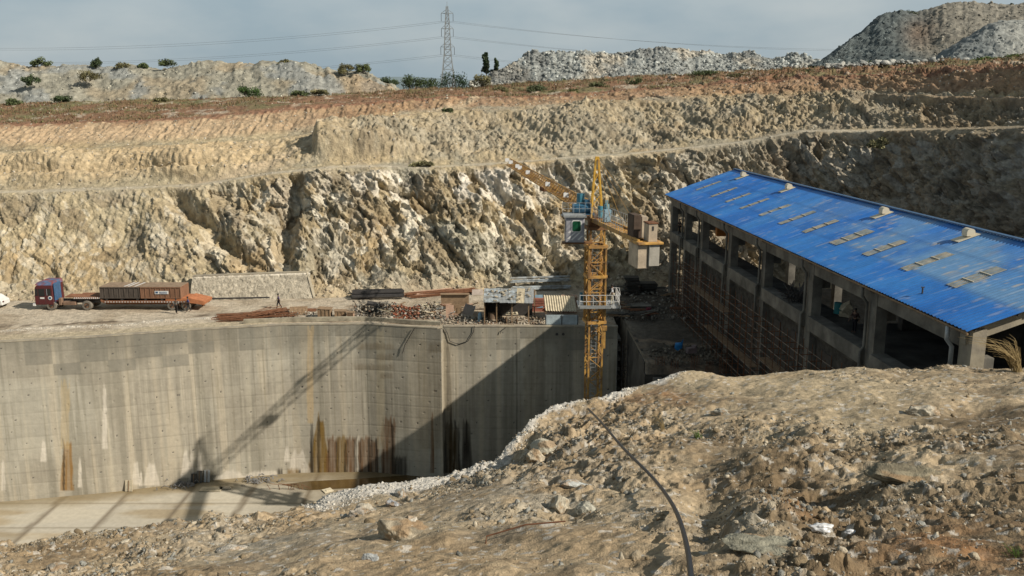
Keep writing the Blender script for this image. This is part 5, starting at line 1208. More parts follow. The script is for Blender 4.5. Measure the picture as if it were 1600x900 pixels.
# shed with patched zinc roof
SY = 90.6
sh = empty('site_shed', at(795, 505, SY), 0, 'dark open fronted shed with a patched zinc roof standing above the wall', 'shed')
def shp(px_, Y, z): p = at(px_, 480, Y); return Vector((p.x, Y, z))
zf, zb_ = ROAD+2.35, ROAD+2.95
b = MB()
for px_ in (757, 776, 800, 826): q = shp(px_, SY, ROAD); b.bar(q, q+Vector((0, 0, 2.3)), .12)
for px_ in (759, 835): q = shp(px_, SY+3.4, ROAD); b.bar(q, q+Vector((0, 0, 2.9)), .12)
b.build('posts', M_wood, sh, world=True)
b = MB(); q0, q1 = shp(758, SY+3.4, ROAD), shp(832, SY+3.4, ROAD); b.add([q0, q1, q1+Vector((0, 0, 2.8)), q0+Vector((0, 0, 2.8))], [(0, 1, 2, 3)]); b.build('back_wall', M_iron, sh, world=True)
b = MB(); q0, q1 = shp(757, SY, ROAD), shp(759, SY+3.4, ROAD); b.add([q0, q1, q1+Vector((0, 0, 2.8)), q0+Vector((0, 0, 2.3))], [(0, 1, 2, 3)]); b.build('side_wall', M_iron, sh, world=True)
for k in range(6):
    pA, pB = 755+k*12.8, 755+(k+1)*12.8+1.2; o_ = shp(pA, SY-.35, zf-.02*k+rng.uniform(-.04, .04)); e_ = shp(pB, SY-.35, zf-.02*k+rng.uniform(-.04, .04)); bk_ = shp(pA+2, SY+3.8, zb_+rng.uniform(-.05, .05))
    b = MB(); b.corr(o_, e_-o_, bk_-o_, amp=.022, per=.14); b.build('roof_sheet', [M_tin, M_tin, M_galv, M_tin, M_asb, M_galv][k], sh, world=True)
for k in range(26):
    b = MB(); q = shp(rng.uniform(757, 828), SY+rng.uniform(-.2, 3.4), 0); f = (q.y-SY)/3.8; b.box((q.x, q.y, zf+.6*f+.12), (rng.uniform(.15, .45), rng.uniform(.12, .3), rng.uniform(.08, .2)), (rng.normal(0, .2), rng.normal(0, .2), rng.uniform(0, 3)))
    tag(centred(b.build('roof_stone', M_colb, bevel=.03)), 'pale stone weighing down the zinc roof of the shed', 'stone', 'stones weighing down the shed roof')
b = MB(); q = shp(768, SY+.8, ROAD); b.bar(q+Vector((0, 0, 0)), q+Vector((0, 0, 1.0)), .75, n=12); tag(centred(b.build('barrel', mat('brown_barrel', (.14, .10, .07)))), 'brown barrel under the left end of the shed roof', 'barrel')
o = empty('work_bench', shp(800, SY+.3, ROAD), 0, 'small cluttered bench under the shed roof', 'bench'); b = MB(); b.box((0, 0, .95), (1.3, .6, .06)); b.build('top', M_asb, o)
for x in (-.55, .55): b = MB(); b.box((x, 0, .46), (.08, .5, .92)); b.build('leg', M_wood, o)
b = MB()
for k in range(9): b.box((rng.uniform(-.5, .5), rng.uniform(-.2, .2), 1.03), (.2, .2, rng.uniform(.08, .2)), (0, 0, rng.random()*3))
tag(centred_loc := centred(b.build('tool_heap', M_cream)), 'pale odds and ends piled on the bench under the shed', 'tools'); centred_loc.location = o.location+Vector((0, 0, .985))
panel_thing('blue_sheet', 838, 486, 1.5, 1.45, .04, M_bsheet, 'pale blue metal sheet leaning at the right end of the shed', 'sheet', (R(-22), R(-4), R(-6)), dz=.35)
# lean-to with cement sheet
q0, q1 = shp(852, 91.5, ROAD+1.15), shp(902, 91.5, ROAD+1.05); qb = shp(849, 94.4, ROAD+2.2)
lt = empty('lean_to', shp(876, 92, ROAD), 0, 'beige corrugated cement sheet roof of the lean-to beside the crane mast', 'lean-to')
b = MB(); b.corr(q0, q1-q0, qb-q0, amp=.05, per=.26); b.build('roof_sheet', M_asb, lt, world=True)
b = MB()
for px_ in (853, 876, 900): q = shp(px_, 91.6, ROAD); b.bar(q, q+Vector((0, 0, 1.1)), .08); q = shp(px_, 94.2, ROAD); b.bar(q, q+Vector((0, 0, 2.1)), .08)
b.build('posts', M_wood, lt, world=True)
q0, q1 = shp(852, 89.75, ROAD+.1), shp(904, 89.75, ROAD+.1); b = MB(); b.box2(q0, (q1.x, q1.y+.05, ROAD+1.12))
o = centred(b.build('sheet_fence', mat('pale_zinc_fence', (.40, .47, .50), rough=.5, var=.25, scale=2))); tag(o, 'low pale blue sheet fence on the wall edge left of the mast', 'fence')
b = MB()
for k in range(3): x = q0.x+(q1.x-q0.x)*(.02+.48*k); b.box((x-o.location.x, -.06, .5), (.07, .05, 1.02))
b.build('post', M_iron, o)
q = at(835, 462, 95.5); o = empty('red_board_stack', Vector((q.x, 96.5, ROAD)), 0, 'rust red boards stacked behind the shed', 'boards'); b = MB()
for k in range(5): b.box((.3*rng.random()+1.2, 0, .1+.3*k), (3.8, .8, .25), (0, 0, rng.normal(0, .04)))
b.build('boards', mat('rust_red_board', (.30, .12, .085), var=.3), o)
q = shp(890, 95.5, 0); o = empty('pink_box', Vector((q.x, 95.8, ROAD)), 0, 'pinkish tarred box behind the lean-to next to the mast', 'box'); b = MB(); b.box((0, 0, .85), (1.6, 1.2, 1.7)); b.build('body', mat('pink_brown', (.36, .23, .18), var=.3), o, bevel=.05); b = MB(); b.box((0, 0, 1.74), (1.75, 1.35, .08)); b.build('lid', M_plyp, o)
# rubble and rubbish along the wall edge
def debris(px0, px1, py0, py1, n, s0, s1, cols, lab, hz=.5, lump=(0, 0)):
    P_, C_ = [], []
    for k in range(n):
        a, c = rng.uniform(px0, px1), rng.uniform(py0, py1); p = atz(a, c, ROAD); hgt = hz*rng.random()*max(0, 1-((c-(py0+py1)/2)/((py1-py0)/2))**2)*(.5+.5*vnoise(np.array([[a*.05, 0, 3.]]), 3)[0]+.5)
        P_.append((p.x, p.y, p.z+hgt)); C_.append(np.array(cols[rng.integers(len(cols))])*rng.uniform(.6, 1.3))
    o = scatter_rocks('rubble', np.array(P_), s0+(s1-s0)*rng.random(n)**2.5, np.array(C_), M_rock); tag(o, lab, 'rubble', kind='stuff'); return o
mixc = [[.30, .27, .22], [.3, .26, .2], [.2, .165, .12], [.40, .37, .32], [.2, .13, .09], [.26, .24, .2], [.34, .3, .24]]
debris(552, 690, 481, 499, 1500, .05, .34, mixc, 'mixed broken rubble and rubbish along the wall top', 1.1)
debris(612, 655, 483, 499, 520, .06, .30, [[.26, .08, .045], [.22, .09, .05], [.3, .14, .09]], 'rust red heap of broken brick in the middle of the rubble', 1.3)
debris(686, 850, 497, 507, 900, .05, .26, mixc, 'rubble and timber scraps lying in front of the doors and the shed', .5)
debris(420, 560, 489, 500, 500, .04, .2, mixc, 'thin scatter of rubble among the rods and crates', .4)
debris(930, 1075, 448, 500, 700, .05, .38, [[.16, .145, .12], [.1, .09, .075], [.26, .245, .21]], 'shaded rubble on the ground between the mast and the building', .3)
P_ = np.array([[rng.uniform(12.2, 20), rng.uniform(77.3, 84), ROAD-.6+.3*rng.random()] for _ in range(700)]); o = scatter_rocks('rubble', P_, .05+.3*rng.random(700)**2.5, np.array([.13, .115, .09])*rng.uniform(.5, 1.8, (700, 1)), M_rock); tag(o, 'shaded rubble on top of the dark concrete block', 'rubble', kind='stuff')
for k in range(26):      # boards, pipes and sheets thrown on the rubble: each can be lifted away
    a = rng.uniform(560, 752); p = atz(a, rng.uniform(484, 498), ROAD); L_ = rng.uniform(.6, 1.9); an = rng.uniform(-.6, .6)
    m = [M_wood, M_plyp, M_tin, M_asb, M_rust, M_asb][k % 6]; nm = ['plank', 'plank', 'tin_sheet', 'tin_sheet', 'steel_bar', 'plastic_pipe'][k % 6]
    b = MB(); w_ = [.16, .2, .55, .6, .07, .09][k % 6]; b.box((0, 0, 0), (L_, w_, .04 if k % 6 < 4 else .07), (rng.normal(0, .35), rng.normal(0, .25), an)); b.box((L_*.1, .06, .05), (L_*.7, w_*.7, .03), (rng.normal(0, .2), rng.normal(0, .2), an+.3))
    o = b.build(nm, m); o.location = p+Vector((0, 0, .45+.35*rng.random()))
    tag(o, {'plank': 'short wooden plank thrown on the rubble above the wall', 'tin_sheet': 'bent scrap of metal sheet on the rubble above the wall', 'steel_bar': 'short rusty bar on the rubble above the wall', 'plastic_pipe': 'pale pipe piece on the rubble above the wall'}[nm], {'plank': 'plank', 'tin_sheet': 'sheet', 'steel_bar': 'bar', 'plastic_pipe': 'pipe'}[nm], {'plank': 'planks on the rubble', 'tin_sheet': 'metal scraps on the rubble', 'steel_bar': 'bars on the rubble', 'plastic_pipe': 'pipes on the rubble'}[nm])
# cables hanging over the wall face
for pts, lab in (([(692, 508), (699, 520), (703, 533), (716, 538), (731, 533), (740, 518), (741, 509)], 'black cable looping over the wall top between the doors and the shed'), ([(648, 512), (641, 524), (632, 540), (629, 552)], 'thin dark cable hanging down the wall below the red heap'), ([(790, 512), (783, 517), (782, 521)], 'short cable end hanging over the wall below the shed')):
    P3 = []
    for a, c in pts:
        p = at(a, c, 89.0); p = at(a, c, float(wallY(p.x))-.12); P3.append(p)
    b = MB(); b.tube(P3, .035, 5); tag(centred(b.build('cable', M_hose)), lab, 'cable')
# shaded yard to the right of the mast
def plates(px_, py_, n, w_, lab, m=M_iron):
    o = empty('plate_stack', atz(px_, py_, ROAD-.1), 0, lab, 'plates'); b = MB()
    for k in range(n): b.box((rng.normal(0, .08), rng.normal(0, .08), .1+k*.17), (w_*rng.uniform(.85, 1.05), 1.5, .1), (0, 0, rng.normal(0, .06)))
    b.build('plates', m, o)
plates(987, 458, 12, 1.7, 'tall stack of dark plates behind the crane mast', M_dark); plates(1013, 456, 7, 2.0, 'lower stack of dark plates right of the tall stack', M_dark); plates(1000, 482, 3, 2.5, 'low grey slabs lying in the shade right of the mast platform', M_col)
b = MB(); q = atz(1013, 492, ROAD-.2); b.bar(q, q+Vector((0, 0, .8)), .6, n=12); tag(centred(b.build('red_drum', mat('maroon', (.16, .03, .05)))), 'maroon drum in the shaded yard right of the mast', 'drum')
q = atz(1058, 551, ROAD-.3); b = MB(); Vt, Ft = rand_rock(2, 5, .9); Vt = Vt*(1+.35*fbm(Vt*2.2, 5, 2)[:, None]); b.add([tuple(np.array([q.x, q.y, q.z+.45])+v*np.array([.62, .4, .62])) for v in Vt], [tuple(int(i) for i in f) for f in Ft]); b.add([q+Vector((.1, 0, .6)), q+Vector((.55, .1, 1.35)), q+Vector((.5, .2, .3)), q+Vector((-.2, -.1, .4))], [(0, 1, 2), (0, 2, 3)]); tag(centred(b.build('tarpaulin', M_tarp)), 'crumpled bright blue tarpaulin on the dark concrete block', 'tarpaulin')
q = atz(1080, 552, ROAD-.2); b = MB(); b.box(q+Vector((0, 0, .3)), (.9, .5, .5), (0, 0, .3)); b.box(q+Vector((.3, .1, .65)), (.4, .4, .2), (0, 0, .9)); tag(centred(b.build('cement_bags', mat('mauve_bag', (.20, .16, .16)))), 'mauve grey bags beside the blue tarpaulin', 'bags')

for k in range(22):
    a, c = rng.uniform(955, 1068), rng.uniform(452, 500); p = atz(a, c, ROAD-.1); L_ = rng.uniform(1.2, 3.6); b = MB(); an = rng.normal(0, .35)
    for j in range(3): b.box((rng.normal(0, .2), j*.22, .05+.03*j), (L_*rng.uniform(.8, 1.1), .18, .06), (0, rng.normal(0, .03), an+rng.normal(0, .05)))
    o = b.build('timber_planks', [M_wood, M_col, M_rust, M_dark][k % 4]); o.location = p+Vector((0, 0, .15+.3*rng.random())); tag(o, 'few loose planks dumped in the shaded yard right of the crane mast', 'planks', 'planks in the shaded yard')
for k, (x, z, h) in enumerate(((12.9, -23.9, 1.5), (14.2, -23.9, 1.1), (16.0, -24, 1.7), (17.3, -24, 1.2), (18.6, -24, 1.6))):
    b = MB()
    for j in range(7): b.bar((j*.13, rng.normal(0, .05), -.4), (j*.13+rng.normal(0, .06), rng.normal(0, .08), h), .03)
    o = b.build('starter_bars', M_rust); o.location = (x, 77.2, z); tag(o, 'row of rusty starter bars sticking up from the dark concrete block', 'rebar', 'starter bars on the concrete block')
# ------------------------------------------------------------ things on the pit floor
def floor_px(a, c, z=.02): return atz(a, c, PIT+z)
def lean(px_, py_, w_, h, m, lab, n=1, gap=.1):
    p = floor_px(px_, py_); p.y = float(wallY(p.x))-.55; o = empty('leaning_board', p, 0, lab, 'board'); b = MB(); b.box((0, .24, h/2), (w_, .07, h), (R(-14), 0, 0)); b.build('board', m, o)
    b = MB(); b.box((0, .17, h*.5), (.06, .05, h*.96), (R(-14), 0, 0)); b.build('batten', M_wood, o)
lean(211, 758, .75, 1.15, M_asb, 'pale board leaning on the wall above the second slab'); lean(304, 754, .55, 1.0, M_dark, 'dark brown board leaning at the wall left of the grey panels'); lean(312, 754, .55, 1.25, M_col, 'left one of two grey panels leaning on the wall'); lean(323, 754, .6, 1.25, M_galv, 'right one of two grey panels leaning on the wall')
def mesh_heap(px_, py_, w_, n, lab):
    o = empty('rebar_heap', floor_px(px_, py_), 0, lab, 'rebar'); b = MB()
    for k in range(n):
        x, y, z = rng.normal(0, w_/2.4), rng.normal(0, .45), abs(rng.normal(0, .22)); a = rng.uniform(0, 3.14); L_ = rng.uniform(.3, .9)
        b.tube([(x, y, z), (x+math.cos(a)*L_*.5, y+math.sin(a)*L_*.4, z+.25*rng.random()), (x+math.cos(a)*L_, y+math.sin(a)*L_*.6, max(.03, z-.1))], .035, 4)
    b.build('rods', mat('grey_rods', (.20, .20, .20), var=.4), o)
mesh_heap(283, 760, 2.0, 60, 'tangled grey rods at the wall foot left of the leaning panels'); mesh_heap(403, 753, 2.6, 60, 'tangled grey rods at the wall foot near the water'); mesh_heap(80, 768, 1.5, 40, 'small dark tangle of rods below the ochre stain at the left')
def flat_board(px_, py_, l, w_, m, lab, rz=0, name='plank'):
    o = b = MB(); b.box((0, 0, .05), (l, w_, .08), (0, 0, rz)); b.box((l*.1, 0, .11), (l*.6, w_*.4, .04), (0, 0, rz)); o = b.build(name, m); o.location = floor_px(px_, py_, .03); tag(o, lab, 'board')
flat_board(330, 765, 2.2, 1.0, M_asb, 'pale blocks laid flat below the leaning panels'); flat_board(352, 763, 1.2, .7, M_colb, 'small pale slab right of the flat blocks', .2); flat_board(20, 776, 4.5, .35, M_plyp, 'long pinkish plank lying at the far left of the pit floor', -.05)
flat_board(512, 767, .95, .9, M_cream, 'small white square board lying in the mud', .6, 'board'); flat_board(547, 770, 2.6, .8, mat('pale_pink_sheet'), 'long pale board at the water edge', -.05, 'board'); flat_board(575, 766, 2.0, .35, M_wood, 'brown plank behind the long pale board', -.1)
flat_board(673, 748, .8, .9, M_dark, 'dark square board floating at the wall foot in the shadow', .3, 'board')
o = empty('bent_rods', floor_px(440, 765), 0, 'few bent rusty rods sticking out of the slab beside the grey tangle', 'rods'); b = MB()
for k in range(9): x = rng.uniform(-1.6, 2.2); b.tube([(x, 0, 0), (x+rng.normal(0, .3), .1, .5), (x+rng.normal(0, .8), -.3, rng.uniform(.2, 1.0))], .03, 4)
b.build('rods', M_rust, o)

# ------------------------------------------------------------ near bank: hose, rod, plastic, boulders
# buried part first: follow the bank
hp = [(919, 639), (924, 644), (935, 655), (950, 672), (968, 694), (985, 712), (1002, 728), (1018, 744), (1034, 763), (1050, 786), (1062, 811), (1071, 842), (1077, 872), (1080, 905), (1083, 950)]
lift_ = [.0, 0, .03, .06, .16, .24, .26, .24, .22, .22, .20, .16, .12, .08, .05]; P3 = []
hk = np.arange(len(hp)); hf = np.linspace(0, len(hp)-1, 90); hx_ = np.interp(hf, hk, [q[0] for q in hp]); hy_ = np.interp(hf, hk, [q[1] for q in hp])
for _ in range(6): hx_[1:-1] = (hx_[:-2]+hx_[1:-1]+hx_[2:])/3; hy_[1:-1] = (hy_[:-2]+hy_[1:-1]+hy_[2:])/3
gy = np.array([bank_at(a, min(c, 897)).y*(1 if c < 897 else 1-(c-897)*.0018) for a, c in zip(hx_, hy_)])
for _ in range(3): gy = np.minimum(gy, np.r_[gy[0], (gy[:-2]+gy[2:])/2, gy[-1]])
gp = np.pad(gy, 3, mode='edge'); gy = np.min([gp[k:k+len(gy)] for k in range(7)], 0)
for _ in range(30): gy[1:-1] = (gy[:-2]+gy[1:-1]+gy[2:])/3
P3 = [at(a, c, g*(1-.012-.02*l)) for a, c, g, l in zip(hx_, hy_, gy, np.interp(hf, hk, lift_))]
sp = P3
b = MB(); b.tube(sp, .038, 12); tag(centred(b.build('hose', M_hose, smooth=True)), 'long thick black rubber hose running down the near bank', 'hose')
pa, pb = bank_at(757, 846), bank_at(884, 819); b = MB(); mid = (pa+pb)/2; top = max(pa.z, pb.z)
rp_ = [pa+Vector((0, 0, -.05)), pa+Vector((.02, 0, .14)), mid+Vector((0, 0, .20)), pb+Vector((0, 0, .10))]; b.tube(rp_, .014, 6); tag(centred(b.build('rebar_rod', M_rust)), 'bent rusty rod lying across the sandy near bank', 'rod')
def boulder(px_, py_, r_, lab, seed, sc_=(1, 1, .8), col_=(.42, .38, .30), name='boulder'):
    V_, _f = rand_rock(2, seed, 1.0); bm = bmesh.new(); bmesh.ops.create_icosphere(bm, subdivisions=5, radius=1)
    V_ = np.array([v.co[:] for v in bm.verts]); Fb = np.array([[v.index for v in f.verts] for f in bm.faces]); bm.free(); r__ = np.random.default_rng(seed)
    for _ in range(16):
        d_ = r__.normal(size=3); d_ /= np.linalg.norm(d_); h = r__.uniform(.5, .88); V_ = V_-np.outer(np.maximum(V_@d_-h, 0), d_)
    W = V_*np.array(sc_)*r_; W = W+V_*(fbm(V_*2.2+seed, 3, 5, .6)*.30*r_)[:, None]; 
    cc_ = lerp(np.array(col_), np.array(col_)*.6, sstep(-.1, .5, fbm(V_*2.4+seed, 8, 4)*1.7)); cc_ = lerp(cc_, np.array([.30, .20, .11]), sstep(.1, .5, fbm(V_*1.7+seed*2, 12, 3)*1.7)*.7)
    o = mesh_np(name, W, Fb, M_fore, col=cc_, smooth=False); o.location = bank_at(px_, py_)+Vector((0, 0, r_*sc_[2]*.02)); tag(o, lab, 'boulder'); return o
boulder(625, 830, .62, 'rounded earthy boulder half buried left of centre on the near bank', 1, (1, .8, .62), (.40, .35, .26))
boulder(648, 826, .34, 'pale lump leaning on the right side of the earthy boulder', 12, (.8, .8, .9), (.52, .49, .42))
boulder(560, 803, .30, 'grey angular boulder near the white mortar strip', 2, (1, .8, .9), (.36, .33, .28)); boulder(572, 798, .34, 'pale tan boulder just right of the grey angular one', 3, (.9, .8, .9), (.46, .42, .34))
boulder(624, 772, .30, 'upright grey boulder standing on the white mortar strip', 4, (.75, .7, 1), (.36, .36, .33)); boulder(612, 786, .24, 'bluish low boulder below the upright grey one', 5, (1.1, .8, .6), (.38, .40, .42))
boulder(872, 790, .34, 'blocky cream boulder left of the hose', 6, (.8, .8, 1.0), (.46, .42, .33)); boulder(912, 796, .3, 'pale rounded boulder in front of the hose', 7, (1, .8, .75), (.42, .41, .34)); boulder(896, 757, .35, 'bluish white flat boulder above the cream one', 13, (1.2, .8, .5), (.46, .48, .46))
boulder(1190, 850, .42, 'large greenish grey outcrop low on the right of the bank', 8, (1.5, .8, .42), (.26, .255, .20), 'outcrop'); boulder(1412, 748, .62, 'long tan outcrop in the middle of the right bank', 9, (1.3, .7, .4), (.27, .24, .17), 'outcrop')
boulder(1441, 645, .42, 'white capped boulder high on the right bank', 10, (1.2, .8, .6), (.5, .46, .37)); boulder(363, 855, .3, 'flat pale boulder at the lower left of the bank', 11, (1.4, .9, .5), (.45, .42, .36)); boulder(90, 888, .3, 'grey boulder at the lower left corner', 14, (1, .9, .7), (.36, .33, .27))
boulder(850, 700, .55, 'jagged white edged boulder on the rim left of the mast foot', 15, (1, .8, .8), (.44, .42, .34)); boulder(836, 712, .4, 'tan blocky boulder just below the rim', 16, (1, .8, .9), (.46, .40, .30)); boulder(1128, 645, .35, 'grey flat boulder on the ridge right of the hose top', 17, (1.2, .8, .6), (.35, .34, .29)); boulder(582, 872, .16, 'small bluish stone near the bottom of the bank', 18, (1, .8, .8), (.34, .36, .36))
def bag(px_, py_, r_, lab):
    bm = bmesh.new(); bmesh.ops.create_icosphere(bm, subdivisions=4, radius=1); V_ = np.array([v.co[:] for v in bm.verts]); Fb = np.array([[v.index for v in f.verts] for f in bm.faces]); bm.free()
    W = V_*np.array([1.3, .6, .6])*r_*(1+.55*fbm(V_*2.3+px_, 5, 4))[:, None]; o = mesh_np('plastic_bag', W, Fb, M_plast); o.location = bank_at(px_, py_)+Vector((0, 0, r_*.4)); tag(o, lab, 'bag')
bag(1284, 827, .13, 'crumpled clear plastic bag on the lower right bank'); bag(1330, 832, .07, 'tiny white plastic scrap right of the clear bag')

# ------------------------------------------------------------ plateau: trees, bushes, grass
def crown(n, clumps, leaf, seed, green=(.055, .085, .03)):
    r_ = np.random.default_rng(seed); k = r_.integers(0, len(clumps), n); cl_ = np.array(clumps, float); d_ = r_.normal(size=(n, 3)); d_ /= np.linalg.norm(d_, axis=1)[:, None]; rr_ = r_.random(n)**.45
    c_ = cl_[k, :3]+d_*rr_[:, None]*cl_[k, 3:6]; a = r_.normal(size=(n, 3)); a /= np.linalg.norm(a, axis=1)[:, None]; b_ = np.cross(a, r_.normal(size=(n, 3))); b_ /= np.linalg.norm(b_, axis=1)[:, None]
    s = (leaf*(.6+.8*r_.random(n)))[:, None]; V_ = np.stack([c_-a*s, c_+b_*s*.5, c_+a*s, c_-b_*s*.5], 1).reshape(-1, 3); Fq = np.arange(4*n).reshape(n, 4)
    tint = np.array(green)*(.55+.9*r_.random((len(clumps), 1)))[k]*(.75+.5*r_.random((n, 1))); return V_, Fq, np.repeat(tint, 4, 0)
def plateau_at(px_, py_, Y): return at(px_, py_, Y)
def tree(name, px_, pyb, pyt, Y, wpx, lab, cat_, seed, green=(.05, .08, .03), trunk=True, n=1500, leaf=None, group=None, kind_='bush'):
    p = at(px_, pyb, Y); top_ = at(px_, pyt, Y); h = top_.z-p.z; w_ = wpx/F*Y*1.02; r_ = np.random.default_rng(seed); o = empty(name, p, 0, lab, cat_, group)
    nc_ = 18 if kind_ == 'bush' else 10; cl_ = []
    for k in range(nc_):
        if kind_ == 'bush': f = r_.random(); xx_ = r_.uniform(-.42, .42); cl_.append((xx_*w_, r_.uniform(-.3, .3)*w_, h*(.18+(.62-1.6*xx_*xx_)*r_.random()), w_*.20*r_.uniform(.8, 1.3), w_*.2, h*.30*r_.uniform(.7, 1.2)))
        else: f = .28+.68*k/nc_; cl_.append((r_.normal(0, .16)*w_*(1.3-f), r_.normal(0, .16)*w_, h*f, w_*.30*(1.25-f)*r_.uniform(.7, 1.4), w_*.25, h*.09))
    lf = leaf or h*.045; V_, Fq, tc_ = crown(n, cl_, lf, seed, green); mesh_np('crown', V_, Fq, M_leaf, o, col=tc_)
    b = MB()
    if kind_ != 'bush':
        b.tube([(0, 0, -.3), (w_*.03, 0, h*.4), (-w_*.02, 0, h*.93)], [h*.022, h*.016, h*.005], 6)
        for k in range(2, nc_): c_ = cl_[k]; b.tube([(0, 0, c_[2]-h*.08), (c_[0], c_[1], c_[2])], [h*.008, h*.003], 4)
    else:
        for k in range(6): c_ = cl_[k]; b.tube([(0, 0, -.15), (c_[0]*.5, c_[1]*.5, c_[2]*.5), (c_[0], c_[1], c_[2])], [h*.02, h*.014, h*.005], 4)
    b.build('trunk' if kind_ != 'bush' else 'stems', M_bark, o); return o
tree('eucalyptus_tree', 760, 124, 81, 190, 17, 'taller slim dark tree left of the middle spoil heap', 'tree', 1, (.045, .07, .035), kind_='tree', n=1600)
tree('eucalyptus_tree', 776, 122, 90, 192, 17, 'shorter slim tree just left of the middle spoil heap', 'tree', 2, (.05, .075, .035), kind_='tree', n=1400)
DG, MG, OG = (.06, .085, .04), (.10, .125, .055), (.17, .16, .08)
bush_list = [(642, 139, 115, 176, 30, DG, 'dark green bush left of the pylon foot, on the plateau edge'), (664, 139, 116, 177, 34, (.05, .075, .022), 'broad mid green bush left of the dark round one below the pylon'), (706, 139, 110, 174, 44, (.03, .055, .025), 'dense dark round bush at the foot of the pylon'), (605, 134, 120, 175, 34, DG, 'low dark bush at the right end of the left spoil heap'), (752, 134, 115, 172, 26, OG, 'olive brown bush below the two slim trees'),
 (540, 114, 100, 173, 24, OG, 'olive bush on top of the right end of the left heap'), (567, 112, 98, 174, 24, (.10, .12, .045), 'pale green bush at the right top of the left heap'), (66, 101, 89, 178, 26, MG, 'round green bush on the crest of the left heap near the frame edge'), (150, 106, 88, 178, 15, DG, 'small dark sapling on the crest of the left heap'), (192, 107, 96, 178, 20, OG, 'small olive bush right of the sapling on the crest'), (262, 103, 92, 178, 22, MG, 'pale bush on the crest right of the olive ones'), (224, 108, 98, 178, 16, MG, 'tiny green bush between two larger ones on the crest'), (140, 125, 108, 170, 28, (.13, .12, .06), 'dry olive bush half way up the left heap'), (50, 131, 116, 168, 22, DG, 'dark bush on the slope of the left heap'),
 (390, 150, 133, 163, 36, (.05, .09, .025), 'bright green bush at the foot of the left heap'), (445, 100, 92, 177, 16, OG, 'tiny olive bush on the middle of the left heap crest'), (98, 160, 148, 161, 26, DG, 'dark green bush at the foot of the left heap near the frame edge'), (20, 163, 154, 160, 22, MG, 'low green bush at the extreme left foot of the heap'), (470, 149, 141, 162, 28, MG, 'low green bush at the heap foot right of the bright one'), (250, 158, 151, 161, 24, OG, 'low olive bush at the middle of the left heap foot'), (500, 147, 140, 162, 26, OG, 'low olive bush near the right of the heap foot'),
 (894, 154, 138, 153, 26, (.07, .11, .025), 'bright green bush on the plateau edge below the middle heap'), (997, 140, 120, 160, 32, (.06, .09, .03), 'grey green bush in front of the middle heap'), (838, 147, 131, 158, 30, (.10, .12, .06), 'pale green bush near the start of the middle plateau'), (862, 152, 140, 155, 26, OG, 'olive bush right of the pale green one'), (935, 140, 128, 160, 32, (.11, .12, .06), 'pale bush between the bright green and grey green ones'), (783, 146, 134, 162, 26, OG, 'olive bush at the foot of the white boulders'), (1100, 119, 109, 166, 44, MG, 'wide low green bush at the foot of the middle heap'), (1270, 117, 107, 162, 36, MG, 'green bush at the gap between the middle and right heaps'), (1150, 124, 114, 160, 30, OG, 'olive bush on the plateau right of the middle'), (1190, 126, 118, 158, 24, OG, 'small olive bush on the plateau farther right'), (1420, 30, 17, 197, 24, (.06, .08, .04), 'small bush on the crest of the tall right heap'), (1578, 12, 5, 198, 10, DG, 'tiny dark bush on the skyline at the far right'),
 (1372, 104, 94, 164, 44, MG, 'green shrub at the foot of the tall right heap'), (1545, 98, 88, 156, 44, (.09, .13, .03), 'bright grass green shrub at the right plateau edge'), (1590, 96, 84, 154, 44, (.09, .13, .03), 'bright green shrub touching the right frame edge'), (1480, 102, 94, 158, 34, OG, 'olive shrub between the boulders at the right'), (1415, 104, 95, 160, 24, OG, 'small olive shrub right of the green shrub at the heap foot'),
 (445, 242, 230, 131, 22, OG, 'small olive shrub on the upper ramp of the quarry'), (660, 262, 250, 119, 34, OG, 'olive scrub on the narrow bench path in the middle'), (1372, 230, 214, 113, 28, OG, 'olive scrub on the right part of the bench'), (700, 178, 168, 138, 18, MG, 'small green shrub beside the ramp top')]
for k, (a, yb_, yt_, Y, wp_, g_, lab) in enumerate(bush_list): tree('bush', a, yb_+1, yt_, Y, wp_, lab, 'bush', 30+k, g_, n=1300, leaf=.15)
# grass and dry weeds on the plateau: nobody could count the blades
mg = (TT > 6.95) & (TT < 9.6) & (XX > -100) & (XX < 1700); gn = fbm(P*.12, 950, 3)*1.7; wgt = (mg*np.clip(gn+.35+.5*(TT > 8.3), .02, 2)*(P[..., 1]/150)).ravel(); i = rng.choice(len(wgt), 6500, p=wgt/wgt.sum())
base3 = PC.reshape(-1, 3)[i]; NB = 5; q = np.repeat(base3, NB, 0)+rng.normal(0, .25, (len(i)*NB, 3))*np.array([1, 1, .05]); hh = (.12+.35*rng.random(len(q)))[:, None]; dx = rng.normal(0, .25, (len(q), 3))*hh; dx[:, 2] = hh[:, 0]
sd = rng.normal(0, .05, (len(q), 3)); sd[:, 2] = 0; V_ = np.stack([q-sd, q+sd, q+dx], 1).reshape(-1, 3); tcol = np.where(rng.random(len(i))[:, None] < .3, [[.14, .14, .06]], [[.20, .13, .075]])*rng.uniform(.6, 1.3, (len(i), 1))
o = mesh_np('grass', V_, np.arange(len(V_)).reshape(-1, 3), M_leaf, col=np.repeat(tcol, NB*3, 0)); tag(o, 'dry grass and weeds covering the reddish plateau', 'grass', kind='stuff')

